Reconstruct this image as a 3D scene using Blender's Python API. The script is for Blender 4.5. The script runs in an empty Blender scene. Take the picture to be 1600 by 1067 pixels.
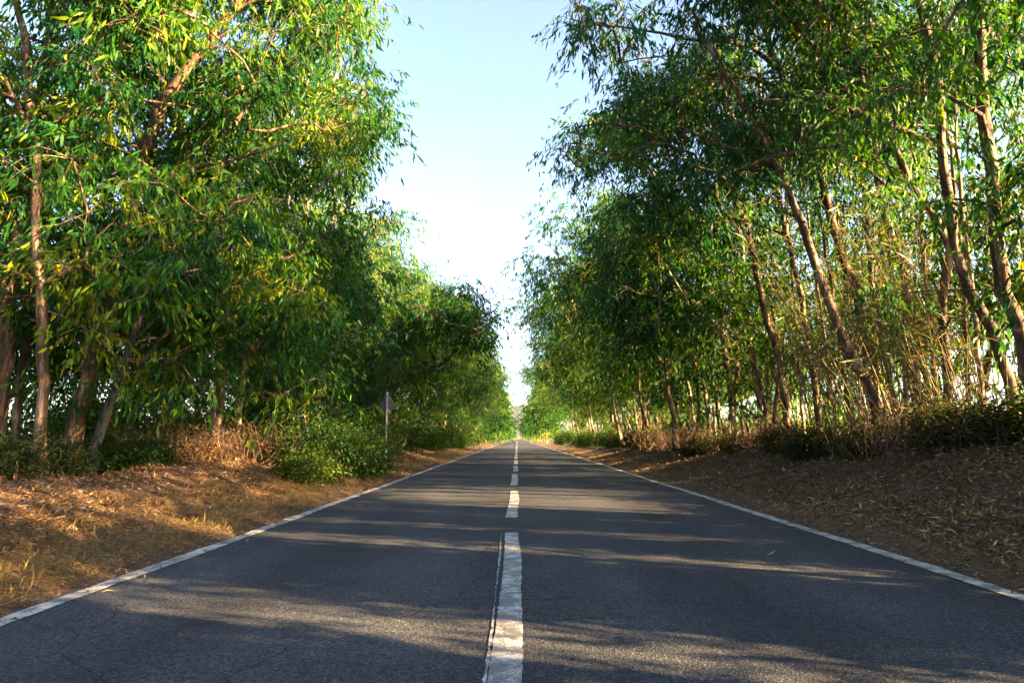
import bpy, math
import numpy as np
from mathutils import Vector

SC = bpy.context.scene
COL = SC.collection
R = math.radians

# ------------------------------------------------------------------ camera
F_PX, CAM_H = 1066.7, 1.04
PITCH, YAW = R(8.03), R(0.43)
cam_d = bpy.data.cameras.new('camera')
cam_d.sensor_width = 36.0
cam_d.lens = 24.0
cam_d.clip_start = 0.05
cam_d.clip_end = 20000.0
cam = bpy.data.objects.new('camera', cam_d)
COL.objects.link(cam)
cam.location = (0, 0, CAM_H)
cam.rotation_euler = (R(90) + PITCH, 0, YAW)
SC.camera = cam

# ------------------------------------------------------------------ sky and sun
SUN_ELEV = R(17.5)
SUN_H = Vector((0.93, -0.37, 0)).normalized()
world = bpy.data.worlds.new('World')
SC.world = world
world.use_nodes = True
wn = world.node_tree
bg = wn.nodes['Background']
sky = wn.nodes.new('ShaderNodeTexSky')
sky.sky_type = 'NISHITA'
sky.sun_disc = False
sky.sun_elevation = SUN_ELEV
sky.sun_rotation = math.atan2(SUN_H.x, SUN_H.y)
sky.altitude = 50
sky.air_density = 0.68
sky.dust_density = 2.4
sky.ozone_density = 0.2
wn.links.new(sky.outputs[0], bg.inputs[0])
bg.inputs[1].default_value = 0.05
sun_d = bpy.data.lights.new('sun', 'SUN')
sun_d.energy = 5.0
sun_d.color = (1.0, 0.66, 0.31)
sun_d.angle = R(0.53)
sun = bpy.data.objects.new('sun', sun_d)
COL.objects.link(sun)
to_sun = Vector((SUN_H.x * math.cos(SUN_ELEV), SUN_H.y * math.cos(SUN_ELEV), math.sin(SUN_ELEV)))
sun.rotation_euler = to_sun.to_track_quat('Z', 'Y').to_euler()
sun.location = (30, -12, 30)

vs = SC.view_settings
vs.view_transform = 'Standard'
vs.look = 'None'
vs.gamma = 1.0
vs.use_curve_mapping = False
vs.exposure = 4.0
cy = SC.cycles
cy.max_bounces = 6
cy.diffuse_bounces = 3
cy.glossy_bounces = 2
cy.transmission_bounces = 4
cy.volume_bounces = 0
cy.caustics_reflective = False
cy.caustics_refractive = False
cy.use_denoising = True
cy.use_adaptive_sampling = True
cy.adaptive_threshold = 0.015

# ------------------------------------------------------------------ helpers
_cp, _sp, _cyw, _syw = math.cos(PITCH), math.sin(PITCH), math.cos(YAW), math.sin(YAW)
RIGHT = np.array([_cyw, _syw, 0.0])
FWD = np.array([-_syw * _cp, _cyw * _cp, _sp])
UPV = np.cross(RIGHT, FWD)
CAMP = np.array([0, 0, CAM_H])


def at(px, py, y):
    """world point at depth y (metres along the road) that the lens sees near (px, py)"""
    d = RIGHT * (px - 800) / F_PX + UPV * (533.5 - py) / F_PX + FWD
    return CAMP + d * (y / d[1])


def project(p):
    q = np.asarray(p) - CAMP
    w = np.maximum(q @ FWD, 0.01)
    return 800 + F_PX * (q @ RIGHT) / w, 533.5 - F_PX * (q @ UPV) / w


def inside(poly, x, y):
    res = np.zeros(len(x), bool)
    n = len(poly)
    for i in range(n):
        x0, y0 = poly[i]
        x1, y1 = poly[(i + 1) % n]
        c = (y0 > y) != (y1 > y)
        with np.errstate(divide='ignore', invalid='ignore'):
            xi = (x1 - x0) * (y - y0) / ((y1 - y0) if y1 != y0 else 1e-9) + x0
        res ^= c & (x < xi)
    return res


def wob(x, y):
    return (np.sin(x * 1.7 + y * 0.9) + np.sin(y * 2.3 - x * 0.7 + 1.3) * 0.7 + np.sin(x * 4.1 + 2.0 + np.sin(y * 1.1) * 2) * 0.4
            + np.sin(y * 5.3 + x * 2.2) * 0.25) / 2.35


L_D = [0, .5, 1.0, 1.6, 2.3, 2.9, 4.2, 7, 12]
L_Z = [-.02, .03, .07, .20, .40, .48, .42, .2, .0]
R_D = [0, .6, 1.5, 2.6, 3.8, 6, 9, 14]
R_Z = [-.02, .06, .26, .70, .92, .9, .5, .1]
ROAD_L, ROAD_R = -3.16, 3.62


def ground_z(x, y):
    x = np.asarray(x, float)
    y = np.asarray(y, float)
    l = np.interp(ROAD_L - x, L_D, L_Z)
    r = np.interp(x - ROAD_R, R_D, R_Z)
    z = np.where(x < ROAD_L, l, np.where(x > ROAD_R, r, -0.05))
    off = np.minimum(np.maximum(np.maximum(ROAD_L - x, x - ROAD_R), 0), 3.0) / 3.0
    fade = np.clip((90 - y) / 60, 0.45, 1)
    z = np.where(off > 0, z * fade + wob(x, y) * 0.13 * off + wob(x * 3.1, y * 3.3) * 0.05 * np.minimum(off * 3, 1), z)
    return z


def mesh_np(name, V, tris=None, quads=None, mat=None, attr=None, smooth=False, mat_idx=None):
    me = bpy.data.meshes.new(name)
    V = np.ascontiguousarray(V, np.float32)
    me.vertices.add(len(V))
    me.vertices.foreach_set('co', V.ravel())
    parts, tot = [], []
    if tris is not None and len(tris):
        parts.append(np.asarray(tris, np.int32).ravel())
        tot.append(np.full(len(tris), 3, np.int32))
    if quads is not None and len(quads):
        parts.append(np.asarray(quads, np.int32).ravel())
        tot.append(np.full(len(quads), 4, np.int32))
    li = np.concatenate(parts)
    tt = np.concatenate(tot)
    st = np.concatenate([[0], np.cumsum(tt)[:-1]]).astype(np.int32)
    me.loops.add(len(li))
    me.loops.foreach_set('vertex_index', li)
    me.polygons.add(len(tt))
    me.polygons.foreach_set('loop_start', st)
    me.polygons.foreach_set('loop_total', tt)
    if smooth:
        me.polygons.foreach_set('use_smooth', np.ones(len(tt), bool))
    if attr is not None:
        a = me.attributes.new('tone', 'FLOAT', 'POINT')
        a.data.foreach_set('value', np.ascontiguousarray(attr, np.float32))
    if mat is not None:
        for m in (mat if isinstance(mat, (list, tuple)) else [mat]):
            me.materials.append(m)
    if mat_idx is not None:
        me.polygons.foreach_set('material_index', np.asarray(mat_idx, np.int32))
    me.update(calc_edges=True)
    return me


def link(name, data, parent=None, loc=None):
    o = bpy.data.objects.new(name, data)
    COL.objects.link(o)
    if parent is not None:
        o.parent = parent
    if loc is not None:
        o.location = loc
    return o


def tag(o, label=None, cat=None, group=None, kind=None):
    for k, v in (('label', label), ('category', cat), ('group', group), ('kind', kind)):
        if v:
            o[k] = v
    return o


def copy_tree(root, loc, rz, scale, label, group):
    c = root.copy()
    COL.objects.link(c)
    c.location = loc
    c.rotation_euler = (0, 0, rz)
    c.scale = scale
    c['label'] = label
    if group:
        c['group'] = group
    for ch in root.children:
        d = ch.copy()
        COL.objects.link(d)
        d.parent = c
    return c


class Tubes:
    """gathers tapered tubes into one mesh"""
    def __init__(self):
        self.V, self.Q, self.T, self.n = [], [], [], 0

    def add(self, pts, rad, sides=6, cap=True):
        pts = np.asarray(pts, float)
        m = len(pts)
        if m < 2:
            return
        rad = np.broadcast_to(np.asarray(rad, float), (m,))
        t = np.gradient(pts, axis=0)
        t /= np.linalg.norm(t, axis=1, keepdims=True) + 1e-9
        ref = np.array([1.0, 0.13, 0.0]) if abs(t[0, 2]) > 0.6 else np.array([0.05, 0.1, 1.0])
        u = np.cross(t, ref)
        u /= np.linalg.norm(u, axis=1, keepdims=True) + 1e-9
        v = np.cross(t, u)
        a = np.arange(sides) * 2 * math.pi / sides
        ring = pts[:, None, :] + rad[:, None, None] * (u[:, None, :] * np.cos(a)[None, :, None] + v[:, None, :] * np.sin(a)[None, :, None])
        self.V.append(ring.reshape(-1, 3))
        b = self.n + np.arange(m - 1)[:, None] * sides
        i = np.arange(sides)[None, :]
        j = (i + 1) % sides
        self.Q.append(np.stack([b + i, b + j, b + sides + j, b + sides + i], -1).reshape(-1, 4))
        if cap:
            e = self.n + (m - 1) * sides
            k = np.arange(1, sides - 1)
            self.T.append(np.stack([np.full_like(k, e), e + k, e + k + 1], -1))
        self.n += m * sides

    def mesh(self, name, mat):
        return mesh_np(name, np.concatenate(self.V), np.concatenate(self.T) if self.T else None, np.concatenate(self.Q), mat, smooth=True)


def norm(a):
    return a / (np.linalg.norm(a, axis=-1, keepdims=True) + 1e-9)


def blades(pos, d, rng, length, width, lod, tone, bend=0.12, nrm=None):
    """leaf blades: lod 1 = curved six-vertex lance, lod 0 = four-vertex rhomb. returns V, tris, quads, tone"""
    N = len(pos)
    d = norm(d)
    n = rng.normal(size=(N, 3)) if nrm is None else nrm
    n = norm(n - d * (n * d).sum(1, keepdims=True))
    s = np.cross(d, n)
    L = length[:, None]
    W = width[:, None] * 0.5
    b = (rng.normal(size=(N, 1)) * bend) * L
    if lod:
        v = np.stack([pos,
                      pos + d * L * .34 + s * W + n * b * .2, pos + d * L * .34 - s * W + n * b * .2,
                      pos + d * L * .68 + s * W * .72 + n * b * .55, pos + d * L * .68 - s * W * .72 + n * b * .55,
                      pos + d * L + n * b * 1.2], 1)
        i = np.arange(N)[:, None] * 6
        tr = np.concatenate([i + [[0, 2, 1]], i + [[3, 4, 5]]])
        qd = i + [[1, 2, 4, 3]]
        return v.reshape(-1, 3), tr, qd, np.repeat(tone, 6)
    v = np.stack([pos, pos + d * L * .45 + s * W + n * b * .5, pos + d * L, pos + d * L * .45 - s * W + n * b * .5], 1)
    i = np.arange(N)[:, None] * 4
    return v.reshape(-1, 3), None, i + [[0, 1, 2, 3]], np.repeat(tone, 4)


# ------------------------------------------------------------------ materials
def new_mat(name):
    m = bpy.data.materials.new(name)
    m.use_nodes = True
    nt = m.node_tree
    p = nt.nodes['Principled BSDF']
    return m, nt, p


def nd(nt, kind, **kw):
    n = nt.nodes.new(kind)
    for k, v in kw.items():
        if k in n.inputs:
            n.inputs[k].default_value = v
        else:
            setattr(n, k, v)
    return n


def ramp(nt, fac, stops):
    r = nt.nodes.new('ShaderNodeValToRGB')
    e = r.color_ramp.elements
    while len(e) < len(stops):
        e.new(0.5)
    for k, (p, c) in enumerate(stops):
        e[k].position = p
        e[k].color = (*c, 1) if len(c) == 3 else c
    if fac is not None:
        nt.links.new(fac, r.inputs[0])
    return r


def leaf_mat(name, stops, tstops, trans=0.42, rough=0.42, spec=0.4):
    m, nt, p = new_mat(name)
    a = nd(nt, 'ShaderNodeAttribute', attribute_name='tone')
    c = ramp(nt, a.outputs['Fac'], stops)
    t = ramp(nt, a.outputs['Fac'], tstops)
    nt.links.new(c.outputs[0], p.inputs['Base Color'])
    p.inputs['Roughness'].default_value = rough
    p.inputs['Specular IOR Level'].default_value = spec
    tr = nt.nodes.new('ShaderNodeBsdfTranslucent')
    nt.links.new(t.outputs[0], tr.inputs[0])
    mx = nt.nodes.new('ShaderNodeMixShader')
    mx.inputs[0].default_value = trans
    nt.links.new(p.outputs[0], mx.inputs[1])
    nt.links.new(tr.outputs[0], mx.inputs[2])
    nt.links.new(mx.outputs[0], nt.nodes['Material Output'].inputs[0])
    return m


M_LEAF = leaf_mat('eucalyptus_leaf',
                  [(0.0, (.002, .030, .014)), (.3, (.005, .050, .009)), (.6, (.028, .100, .006)), (.9, (.165, .20, .005)), (1.0, (.12, .05, .015))],
                  [(0.0, (.012, .09, .006)), (.3, (.05, .18, .004)), (.6, (.15, .32, .004)), (.9, (.40, .43, .005)), (1.0, (.3, .12, .015))], trans=.34, rough=.5, spec=.16)
M_SHRUB = leaf_mat('shrub_leaf',
                   [(0.0, (.007, .024, .005)), (.5, (.018, .048, .006)), (.9, (.06, .088, .008)), (1.0, (.10, .07, .018))],
                   [(0.0, (.07, .16, .01)), (.5, (.14, .27, .01)), (.9, (.26, .33, .015)), (1.0, (.3, .2, .03))], trans=.22, rough=.6, spec=.15)
M_BRAMBLE = leaf_mat('bramble_leaf',
                     [(0.0, (.008, .018, .006)), (.5, (.016, .03, .007)), (.72, (.03, .028, .01)), (1.0, (.085, .05, .022))],
                     [(0.0, (.03, .06, .006)), (.5, (.06, .09, .006)), (1.0, (.14, .08, .02))], trans=.2, rough=.7, spec=.1)
M_DRYLEAF = leaf_mat('dry_leaf',
                     [(0.0, (.032, .014, .006)), (.35, (.100, .048, .020)), (.7, (.205, .118, .058)), (.9, (.36, .25, .15)), (.97, (.44, .38, .29)), (1.0, (.09, .13, .05))],
                     [(0.0, (.1, .05, .02)), (.5, (.3, .17, .06)), (1.0, (.35, .25, .1))], trans=0.12, rough=.6, spec=.3)
M_STRAW = leaf_mat('dry_grass_blade',
                   [(0.0, (.08, .045, .016)), (.5, (.18, .115, .04)), (.88, (.30, .21, .08)), (.94, (.09, .11, .025)), (1.0, (.06, .10, .015))],
                   [(0.0, (.2, .12, .03)), (.5, (.42, .28, .08)), (1.0, (.4, .34, .1))], trans=0.3, rough=.6, spec=.3)
M_REED = leaf_mat('reed_leaf',
                  [(0.0, (.02, .05, .008)), (.5, (.06, .075, .012)), (1.0, (.14, .10, .03))],
                  [(0.0, (.07, .15, .01)), (.5, (.16, .17, .015)), (1.0, (.24, .17, .04))], trans=0.35, rough=.5)


def bark_mat(name, stops, seed=0.0):
    m, nt, p = new_mat(name)
    tc = nt.nodes.new('ShaderNodeTexCoord')
    mp = nd(nt, 'ShaderNodeMapping')
    mp.inputs['Scale'].default_value = (5.5, 5.5, 0.75)
    mp.inputs['Location'].default_value = (seed, seed, seed)
    nt.links.new(tc.outputs['Object'], mp.inputs[0])
    n1 = nd(nt, 'ShaderNodeTexNoise', Scale=1.6, Detail=7.0, Roughness=.62, Distortion=.5)
    nt.links.new(mp.outputs[0], n1.inputs['Vector'])
    n2 = nd(nt, 'ShaderNodeTexNoise', Scale=9.0, Detail=5.0, Roughness=.6)
    nt.links.new(mp.outputs[0], n2.inputs['Vector'])
    ad = nd(nt, 'ShaderNodeMath', operation='MULTIPLY_ADD')
    nt.links.new(n2.outputs['Fac'], ad.inputs[0])
    ad.inputs[1].default_value = 0.35
    nt.links.new(n1.outputs['Fac'], ad.inputs[2])
    sb = nd(nt, 'ShaderNodeMath', operation='SUBTRACT')
    nt.links.new(ad.outputs[0], sb.inputs[0])
    sb.inputs[1].default_value = 0.17
    c = ramp(nt, sb.outputs[0], stops)
    nt.links.new(c.outputs[0], p.inputs['Base Color'])
    p.inputs['Roughness'].default_value = 0.85
    bp = nd(nt, 'ShaderNodeBump', Strength=.6, Distance=.03)
    nt.links.new(sb.outputs[0], bp.inputs['Height'])
    nt.links.new(bp.outputs[0], p.inputs['Normal'])
    return m


M_BARK_PALE = bark_mat('pale_bark', [(.36, (.03, .016, .008)), (.46, (.085, .052, .028)), (.54, (.17, .118, .075)), (.62, (.34, .27, .19))])
M_BARK_BROWN = bark_mat('brown_bark', [(.36, (.016, .008, .004)), (.47, (.05, .026, .013)), (.56, (.12, .07, .038)), (.65, (.27, .195, .125))], 3.1)
M_BARK_GREY = bark_mat('grey_bark', [(.34, (.03, .027, .024)), (.47, (.08, .072, .065)), (.58, (.15, .138, .125)), (.7, (.22, .2, .18))], 7.7)
M_DEADWOOD = bark_mat('dead_wood', [(.34, (.026, .015, .008)), (.5, (.080, .052, .028)), (.7, (.18, .125, .075))], 5.0)


def ground_mat():
    m, nt, p = new_mat('earth_and_litter')
    tc = nt.nodes.new('ShaderNodeTexCoord')
    n1 = nd(nt, 'ShaderNodeTexNoise', Scale=1.1, Detail=6.0, Roughness=.6)
    n2 = nd(nt, 'ShaderNodeTexNoise', Scale=22.0, Detail=6.0, Roughness=.7)
    n3 = nd(nt, 'ShaderNodeTexVoronoi', Scale=26.0)
    mp = nd(nt, 'ShaderNodeMapping')
    mp.inputs['Scale'].default_value = (1, 2.2, 1)
    mp.inputs['Rotation'].default_value = (0, 0, .6)
    nt.links.new(tc.outputs['Object'], mp.inputs[0])
    for n in (n1, n2):
        nt.links.new(tc.outputs['Object'], n.inputs['Vector'])
    nt.links.new(mp.outputs[0], n3.inputs['Vector'])
    c1 = ramp(nt, n2.outputs['Fac'], [(.3, (.026, .012, .005)), (.5, (.072, .036, .014)), (.7, (.14, .078, .034))])
    c2 = ramp(nt, n3.outputs['Color'], [(.15, (.03, .014, .006)), (.5, (.092, .046, .018)), (.9, (.18, .105, .05))])
    mx = nd(nt, 'ShaderNodeMix', data_type='RGBA')
    mx.inputs[0].default_value = .5
    nt.links.new(c1.outputs[0], mx.inputs[6])
    nt.links.new(c2.outputs[0], mx.inputs[7])
    # open stubble field away from the road
    sep = nt.nodes.new('ShaderNodeSeparateXYZ')
    nt.links.new(tc.outputs['Object'], sep.inputs[0])
    ab = nd(nt, 'ShaderNodeMath', operation='ABSOLUTE')
    nt.links.new(sep.outputs[0], ab.inputs[0])
    ad = nd(nt, 'ShaderNodeMath', operation='MULTIPLY_ADD')
    nt.links.new(n1.outputs['Fac'], ad.inputs[0])
    ad.inputs[1].default_value = 6.0
    nt.links.new(ab.outputs[0], ad.inputs[2])
    fr = nd(nt, 'ShaderNodeMapRange')
    fr.inputs['From Min'].default_value = 15.0
    fr.inputs['From Max'].default_value = 20.0
    nt.links.new(ad.outputs[0], fr.inputs[0])
    c3 = ramp(nt, n1.outputs['Fac'], [(.3, (.13, .095, .05)), (.7, (.22, .165, .095))])
    m2 = nd(nt, 'ShaderNodeMix', data_type='RGBA')
    nt.links.new(fr.outputs[0], m2.inputs[0])
    nt.links.new(mx.outputs[2], m2.inputs[6])
    nt.links.new(c3.outputs[0], m2.inputs[7])
    nt.links.new(m2.outputs[2], p.inputs['Base Color'])
    p.inputs['Roughness'].default_value = .95
    bp = nd(nt, 'ShaderNodeBump', Strength=.9, Distance=.04)
    nt.links.new(n3.outputs['Distance'], bp.inputs['Height'])
    nt.links.new(bp.outputs[0], p.inputs['Normal'])
    return m


def crack_nodes(nt, vec, scale, width, warp=.6):
    """thin dark lines where warped voronoi cells meet; returns a 0 (crack) .. 1 socket"""
    n = nd(nt, 'ShaderNodeTexNoise', Scale=scale * 2.2, Detail=4.0)
    nt.links.new(vec, n.inputs['Vector'])
    mixv = nd(nt, 'ShaderNodeMix', data_type='RGBA', blend_type='ADD')
    mixv.inputs[0].default_value = warp / scale
    nt.links.new(vec, mixv.inputs[6])
    nt.links.new(n.outputs['Color'], mixv.inputs[7])
    v = nd(nt, 'ShaderNodeTexVoronoi', feature='DISTANCE_TO_EDGE', Scale=scale)
    nt.links.new(mixv.outputs[2], v.inputs['Vector'])
    r = nd(nt, 'ShaderNodeMapRange')
    r.inputs['From Min'].default_value = width * .3
    r.inputs['From Max'].default_value = width
    nt.links.new(v.outputs['Distance'], r.inputs[0])
    return r.outputs[0]


def asphalt_mat():
    m, nt, p = new_mat('worn_asphalt')
    tc = nt.nodes.new('ShaderNodeTexCoord')
    vec = tc.outputs['Object']
    g1 = nd(nt, 'ShaderNodeTexVoronoi', Scale=95.0)
    g2 = nd(nt, 'ShaderNodeTexNoise', Scale=160.0, Detail=3.0, Roughness=.7)
    b1 = nd(nt, 'ShaderNodeTexNoise', Scale=.7, Detail=6.0, Roughness=.6)
    mp = nd(nt, 'ShaderNodeMapping')
    mp.inputs['Scale'].default_value = (1.3, .12, 1)
    nt.links.new(vec, mp.inputs[0])
    b2 = nd(nt, 'ShaderNodeTexNoise', Scale=1.2, Detail=4.0)
    nt.links.new(mp.outputs[0], b2.inputs['Vector'])
    for n in (g1, g2, b1):
        nt.links.new(vec, n.inputs['Vector'])
    stone = ramp(nt, g1.outputs['Color'], [(.1, (.012, .0152, .0215)), (.55, (.035, .0385, .047)), (.85, (.068, .070, .077)), (1.0, (.14, .135, .13))])
    blot = ramp(nt, b1.outputs['Fac'], [(.3, (.72, .72, .74)), (.55, (1, 1, 1)), (.75, (1.22, 1.2, 1.18))])
    trk = ramp(nt, b2.outputs['Fac'], [(.3, (.72, .73, .76)), (.5, (1.0, 1.0, 1.0)), (.7, (1.3, 1.28, 1.24))])
    m1 = nd(nt, 'ShaderNodeMix', data_type='RGBA', blend_type='MULTIPLY')
    m1.inputs[0].default_value = 1
    nt.links.new(stone.outputs[0], m1.inputs[6])
    nt.links.new(blot.outputs[0], m1.inputs[7])
    m2 = nd(nt, 'ShaderNodeMix', data_type='RGBA', blend_type='MULTIPLY')
    m2.inputs[0].default_value = 1
    nt.links.new(m1.outputs[2], m2.inputs[6])
    nt.links.new(trk.outputs[0], m2.inputs[7])
    # cracks: large ones everywhere, fine crazing only in patches
    c1 = crack_nodes(nt, vec, .36, .0021, 1.1)
    c2 = crack_nodes(nt, vec, 3.2, .02)
    pm = nd(nt, 'ShaderNodeTexNoise', Scale=.35, Detail=3.0)
    nt.links.new(vec, pm.inputs['Vector'])
    pr = nd(nt, 'ShaderNodeMapRange')
    pr.inputs['From Min'].default_value = .52
    pr.inputs['From Max'].default_value = .64
    pr.inputs['To Min'].default_value = 1.0
    pr.inputs['To Max'].default_value = 0.0
    nt.links.new(pm.outputs['Fac'], pr.inputs[0])
    mx = nd(nt, 'ShaderNodeMath', operation='MAXIMUM')
    nt.links.new(c2, mx.inputs[0])
    nt.links.new(pr.outputs[0], mx.inputs[1])
    mn = nd(nt, 'ShaderNodeMath', operation='MINIMUM')
    nt.links.new(mx.outputs[0], mn.inputs[0])
    nt.links.new(c1, mn.inputs[1])
    m3 = nd(nt, 'ShaderNodeMix', data_type='RGBA')
    nt.links.new(mn.outputs[0], m3.inputs[0])
    m3.inputs[6].default_value = (.010, .010, .011, 1)
    nt.links.new(m2.outputs[2], m3.inputs[7])
    # wheel tracks polished a little paler, oil drips darker between them
    sx0 = nt.nodes.new('ShaderNodeSeparateXYZ')
    nt.links.new(vec, sx0.inputs[0])
    wx = nd(nt, 'ShaderNodeMapRange')
    wx.inputs['From Min'].default_value = -3.2
    wx.inputs['From Max'].default_value = 3.6
    nn = nd(nt, 'ShaderNodeMath', operation='MULTIPLY_ADD')
    nt.links.new(b1.outputs['Fac'], nn.inputs[0])
    nn.inputs[1].default_value = .5
    nt.links.new(sx0.outputs[0], nn.inputs[2])
    nt.links.new(nn.outputs[0], wx.inputs[0])
    g = lambda v: (v, v, v * .99)
    wr = ramp(nt, wx.outputs[0], [(0, g(.92)), (.15, g(1.16)), (.24, g(.88)), (.38, g(1.15)), (.5, g(.9)), (.63, g(1.14)), (.74, g(.87)), (.87, g(1.15)), (1, g(.92))])
    mw = nd(nt, 'ShaderNodeMix', data_type='RGBA', blend_type='MULTIPLY')
    mw.inputs[0].default_value = 1
    nt.links.new(m3.outputs[2], mw.inputs[6])
    nt.links.new(wr.outputs[0], mw.inputs[7])
    m3 = mw
    # dusty earth drifting in from the verges
    sep = nt.nodes.new('ShaderNodeSeparateXYZ')
    nt.links.new(vec, sep.inputs[0])
    dx = nd(nt, 'ShaderNodeMath', operation='SUBTRACT')
    nt.links.new(sep.outputs[0], dx.inputs[0])
    dx.inputs[1].default_value = (ROAD_L + ROAD_R) / 2
    da = nd(nt, 'ShaderNodeMath', operation='ABSOLUTE')
    nt.links.new(dx.outputs[0], da.inputs[0])
    dn = nd(nt, 'ShaderNodeTexNoise', Scale=3.5, Detail=6.0, Roughness=.7)
    nt.links.new(vec, dn.inputs['Vector'])
    ds = nd(nt, 'ShaderNodeMath', operation='MULTIPLY_ADD')
    nt.links.new(dn.outputs['Fac'], ds.inputs[0])
    ds.inputs[1].default_value = .55
    nt.links.new(da.outputs[0], ds.inputs[2])
    dr = nd(nt, 'ShaderNodeMapRange')
    dr.inputs['From Min'].default_value = 3.42
    dr.inputs['From Max'].default_value = 3.72
    dr.inputs['To Max'].default_value = .8
    nt.links.new(ds.outputs[0], dr.inputs[0])
    m4 = nd(nt, 'ShaderNodeMix', data_type='RGBA')
    nt.links.new(dr.outputs[0], m4.inputs[0])
    nt.links.new(m3.outputs[2], m4.inputs[6])
    m4.inputs[7].default_value = (.085, .058, .038, 1)
    nt.links.new(m4.outputs[2], p.inputs['Base Color'])
    p.inputs['Roughness'].default_value = .8
    p.inputs['Specular IOR Level'].default_value = .2
    hs = nd(nt, 'ShaderNodeMath', operation='MULTIPLY_ADD')
    nt.links.new(g2.outputs['Fac'], hs.inputs[0])
    hs.inputs[1].default_value = .6
    nt.links.new(g1.outputs['Distance'], hs.inputs[2])
    h2 = nd(nt, 'ShaderNodeMath', operation='MULTIPLY_ADD')
    nt.links.new(mn.outputs[0], h2.inputs[0])
    h2.inputs[1].default_value = 1.2
    nt.links.new(hs.outputs[0], h2.inputs[2])
    bp = nd(nt, 'ShaderNodeBump', Strength=.65, Distance=.008)
    nt.links.new(h2.outputs[0], bp.inputs['Height'])
    nt.links.new(bp.outputs[0], p.inputs['Normal'])
    return m


def paint_mat(name, wear):
    m, nt, p = new_mat(name)
    tc = nt.nodes.new('ShaderNodeTexCoord')
    vec = tc.outputs['Object']
    n1 = nd(nt, 'ShaderNodeTexNoise', Scale=7.0, Detail=8.0, Roughness=.72)
    n2 = nd(nt, 'ShaderNodeTexVoronoi', Scale=95.0)
    n3 = nd(nt, 'ShaderNodeTexNoise', Scale=2.2, Detail=4.0)
    for n in (n1, n2, n3):
        nt.links.new(vec, n.inputs['Vector'])
    cr = crack_nodes(nt, vec, 2.6, .010, .35)
    tone = ramp(nt, n3.outputs['Fac'], [(.3, (.30, .30, .29)), (.7, (.47, .465, .45))])
    ad = nd(nt, 'ShaderNodeMath', operation='MULTIPLY_ADD')
    nt.links.new(n2.outputs['Distance'], ad.inputs[0])
    ad.inputs[1].default_value = .22
    nt.links.new(n1.outputs['Fac'], ad.inputs[2])
    r = nd(nt, 'ShaderNodeMapRange')
    r.inputs['From Min'].default_value = .62 - wear
    r.inputs['From Max'].default_value = .74 - wear
    r.inputs['To Min'].default_value = 1.0
    r.inputs['To Max'].default_value = .15
    nt.links.new(ad.outputs[0], r.inputs[0])
    mu = nd(nt, 'ShaderNodeMath', operation='MULTIPLY')
    nt.links.new(r.outputs[0], mu.inputs[0])
    nt.links.new(cr, mu.inputs[1])
    mx = nd(nt, 'ShaderNodeMix', data_type='RGBA')
    nt.links.new(mu.outputs[0], mx.inputs[0])
    mx.inputs[6].default_value = (.05, .05, .052, 1)
    nt.links.new(tone.outputs[0], mx.inputs[7])
    nt.links.new(mx.outputs[2], p.inputs['Base Color'])
    p.inputs['Roughness'].default_value = .6
    bp = nd(nt, 'ShaderNodeBump', Strength=.5, Distance=.005)
    nt.links.new(ad.outputs[0], bp.inputs['Height'])
    nt.links.new(bp.outputs[0], p.inputs['Normal'])
    return m


M_GROUND = ground_mat()
M_ASPHALT = asphalt_mat()
M_PAINT = paint_mat('worn_white_paint', .06)
M_PAINT2 = paint_mat('cracked_white_paint', .10)


def metal_mat(name, col, rough, metallic):
    m, nt, p = new_mat(name)
    n = nd(nt, 'ShaderNodeTexNoise', Scale=9.0, Detail=6.0, Roughness=.6)
    c = ramp(nt, n.outputs['Fac'], [(.3, tuple(x * .7 for x in col)), (.7, tuple(x * 1.15 for x in col))])
    tc = nt.nodes.new('ShaderNodeTexCoord')
    nt.links.new(tc.outputs['Object'], n.inputs['Vector'])
    nt.links.new(c.outputs[0], p.inputs['Base Color'])
    p.inputs['Roughness'].default_value = rough
    p.inputs['Metallic'].default_value = metallic
    return m


M_GALV = metal_mat('galvanised_steel', (.24, .24, .245), .5, .7)
M_SIGNBACK = metal_mat('sign_back_grey', (.10, .105, .115), .55, .3)
M_SIGNFACE = metal_mat('sign_face_white', (.75, .74, .72), .4, 0)
M_SIGNRED = metal_mat('sign_border_red', (.55, .03, .03), .4, 0)


def hill_mat():
    m, nt, p = new_mat('dry_scrub_hill')
    tc = nt.nodes.new('ShaderNodeTexCoord')
    n = nd(nt, 'ShaderNodeTexNoise', Scale=.02, Detail=9.0, Roughness=.65)
    nt.links.new(tc.outputs['Object'], n.inputs['Vector'])
    c = ramp(nt, n.outputs['Fac'], [(.38, (.015, .028, .016)), (.5, (.03, .042, .024)), (.65, (.055, .055, .034))])
    nt.links.new(c.outputs[0], p.inputs['Base Color'])
    p.inputs['Roughness'].default_value = .95
    return m


M_HILL = hill_mat()

# ------------------------------------------------------------------ terrain, road, hill
def grid(xs, ys, zf):
    X, Y = np.meshgrid(xs, ys)
    V = np.stack([X, Y, zf(X, Y)], -1).reshape(-1, 3)
    nx, ny = len(xs), len(ys)
    i = (np.arange(ny - 1)[:, None] * nx + np.arange(nx - 1)[None, :]).ravel()
    return V, np.stack([i, i + 1, i + nx + 1, i + nx], -1)


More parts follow.
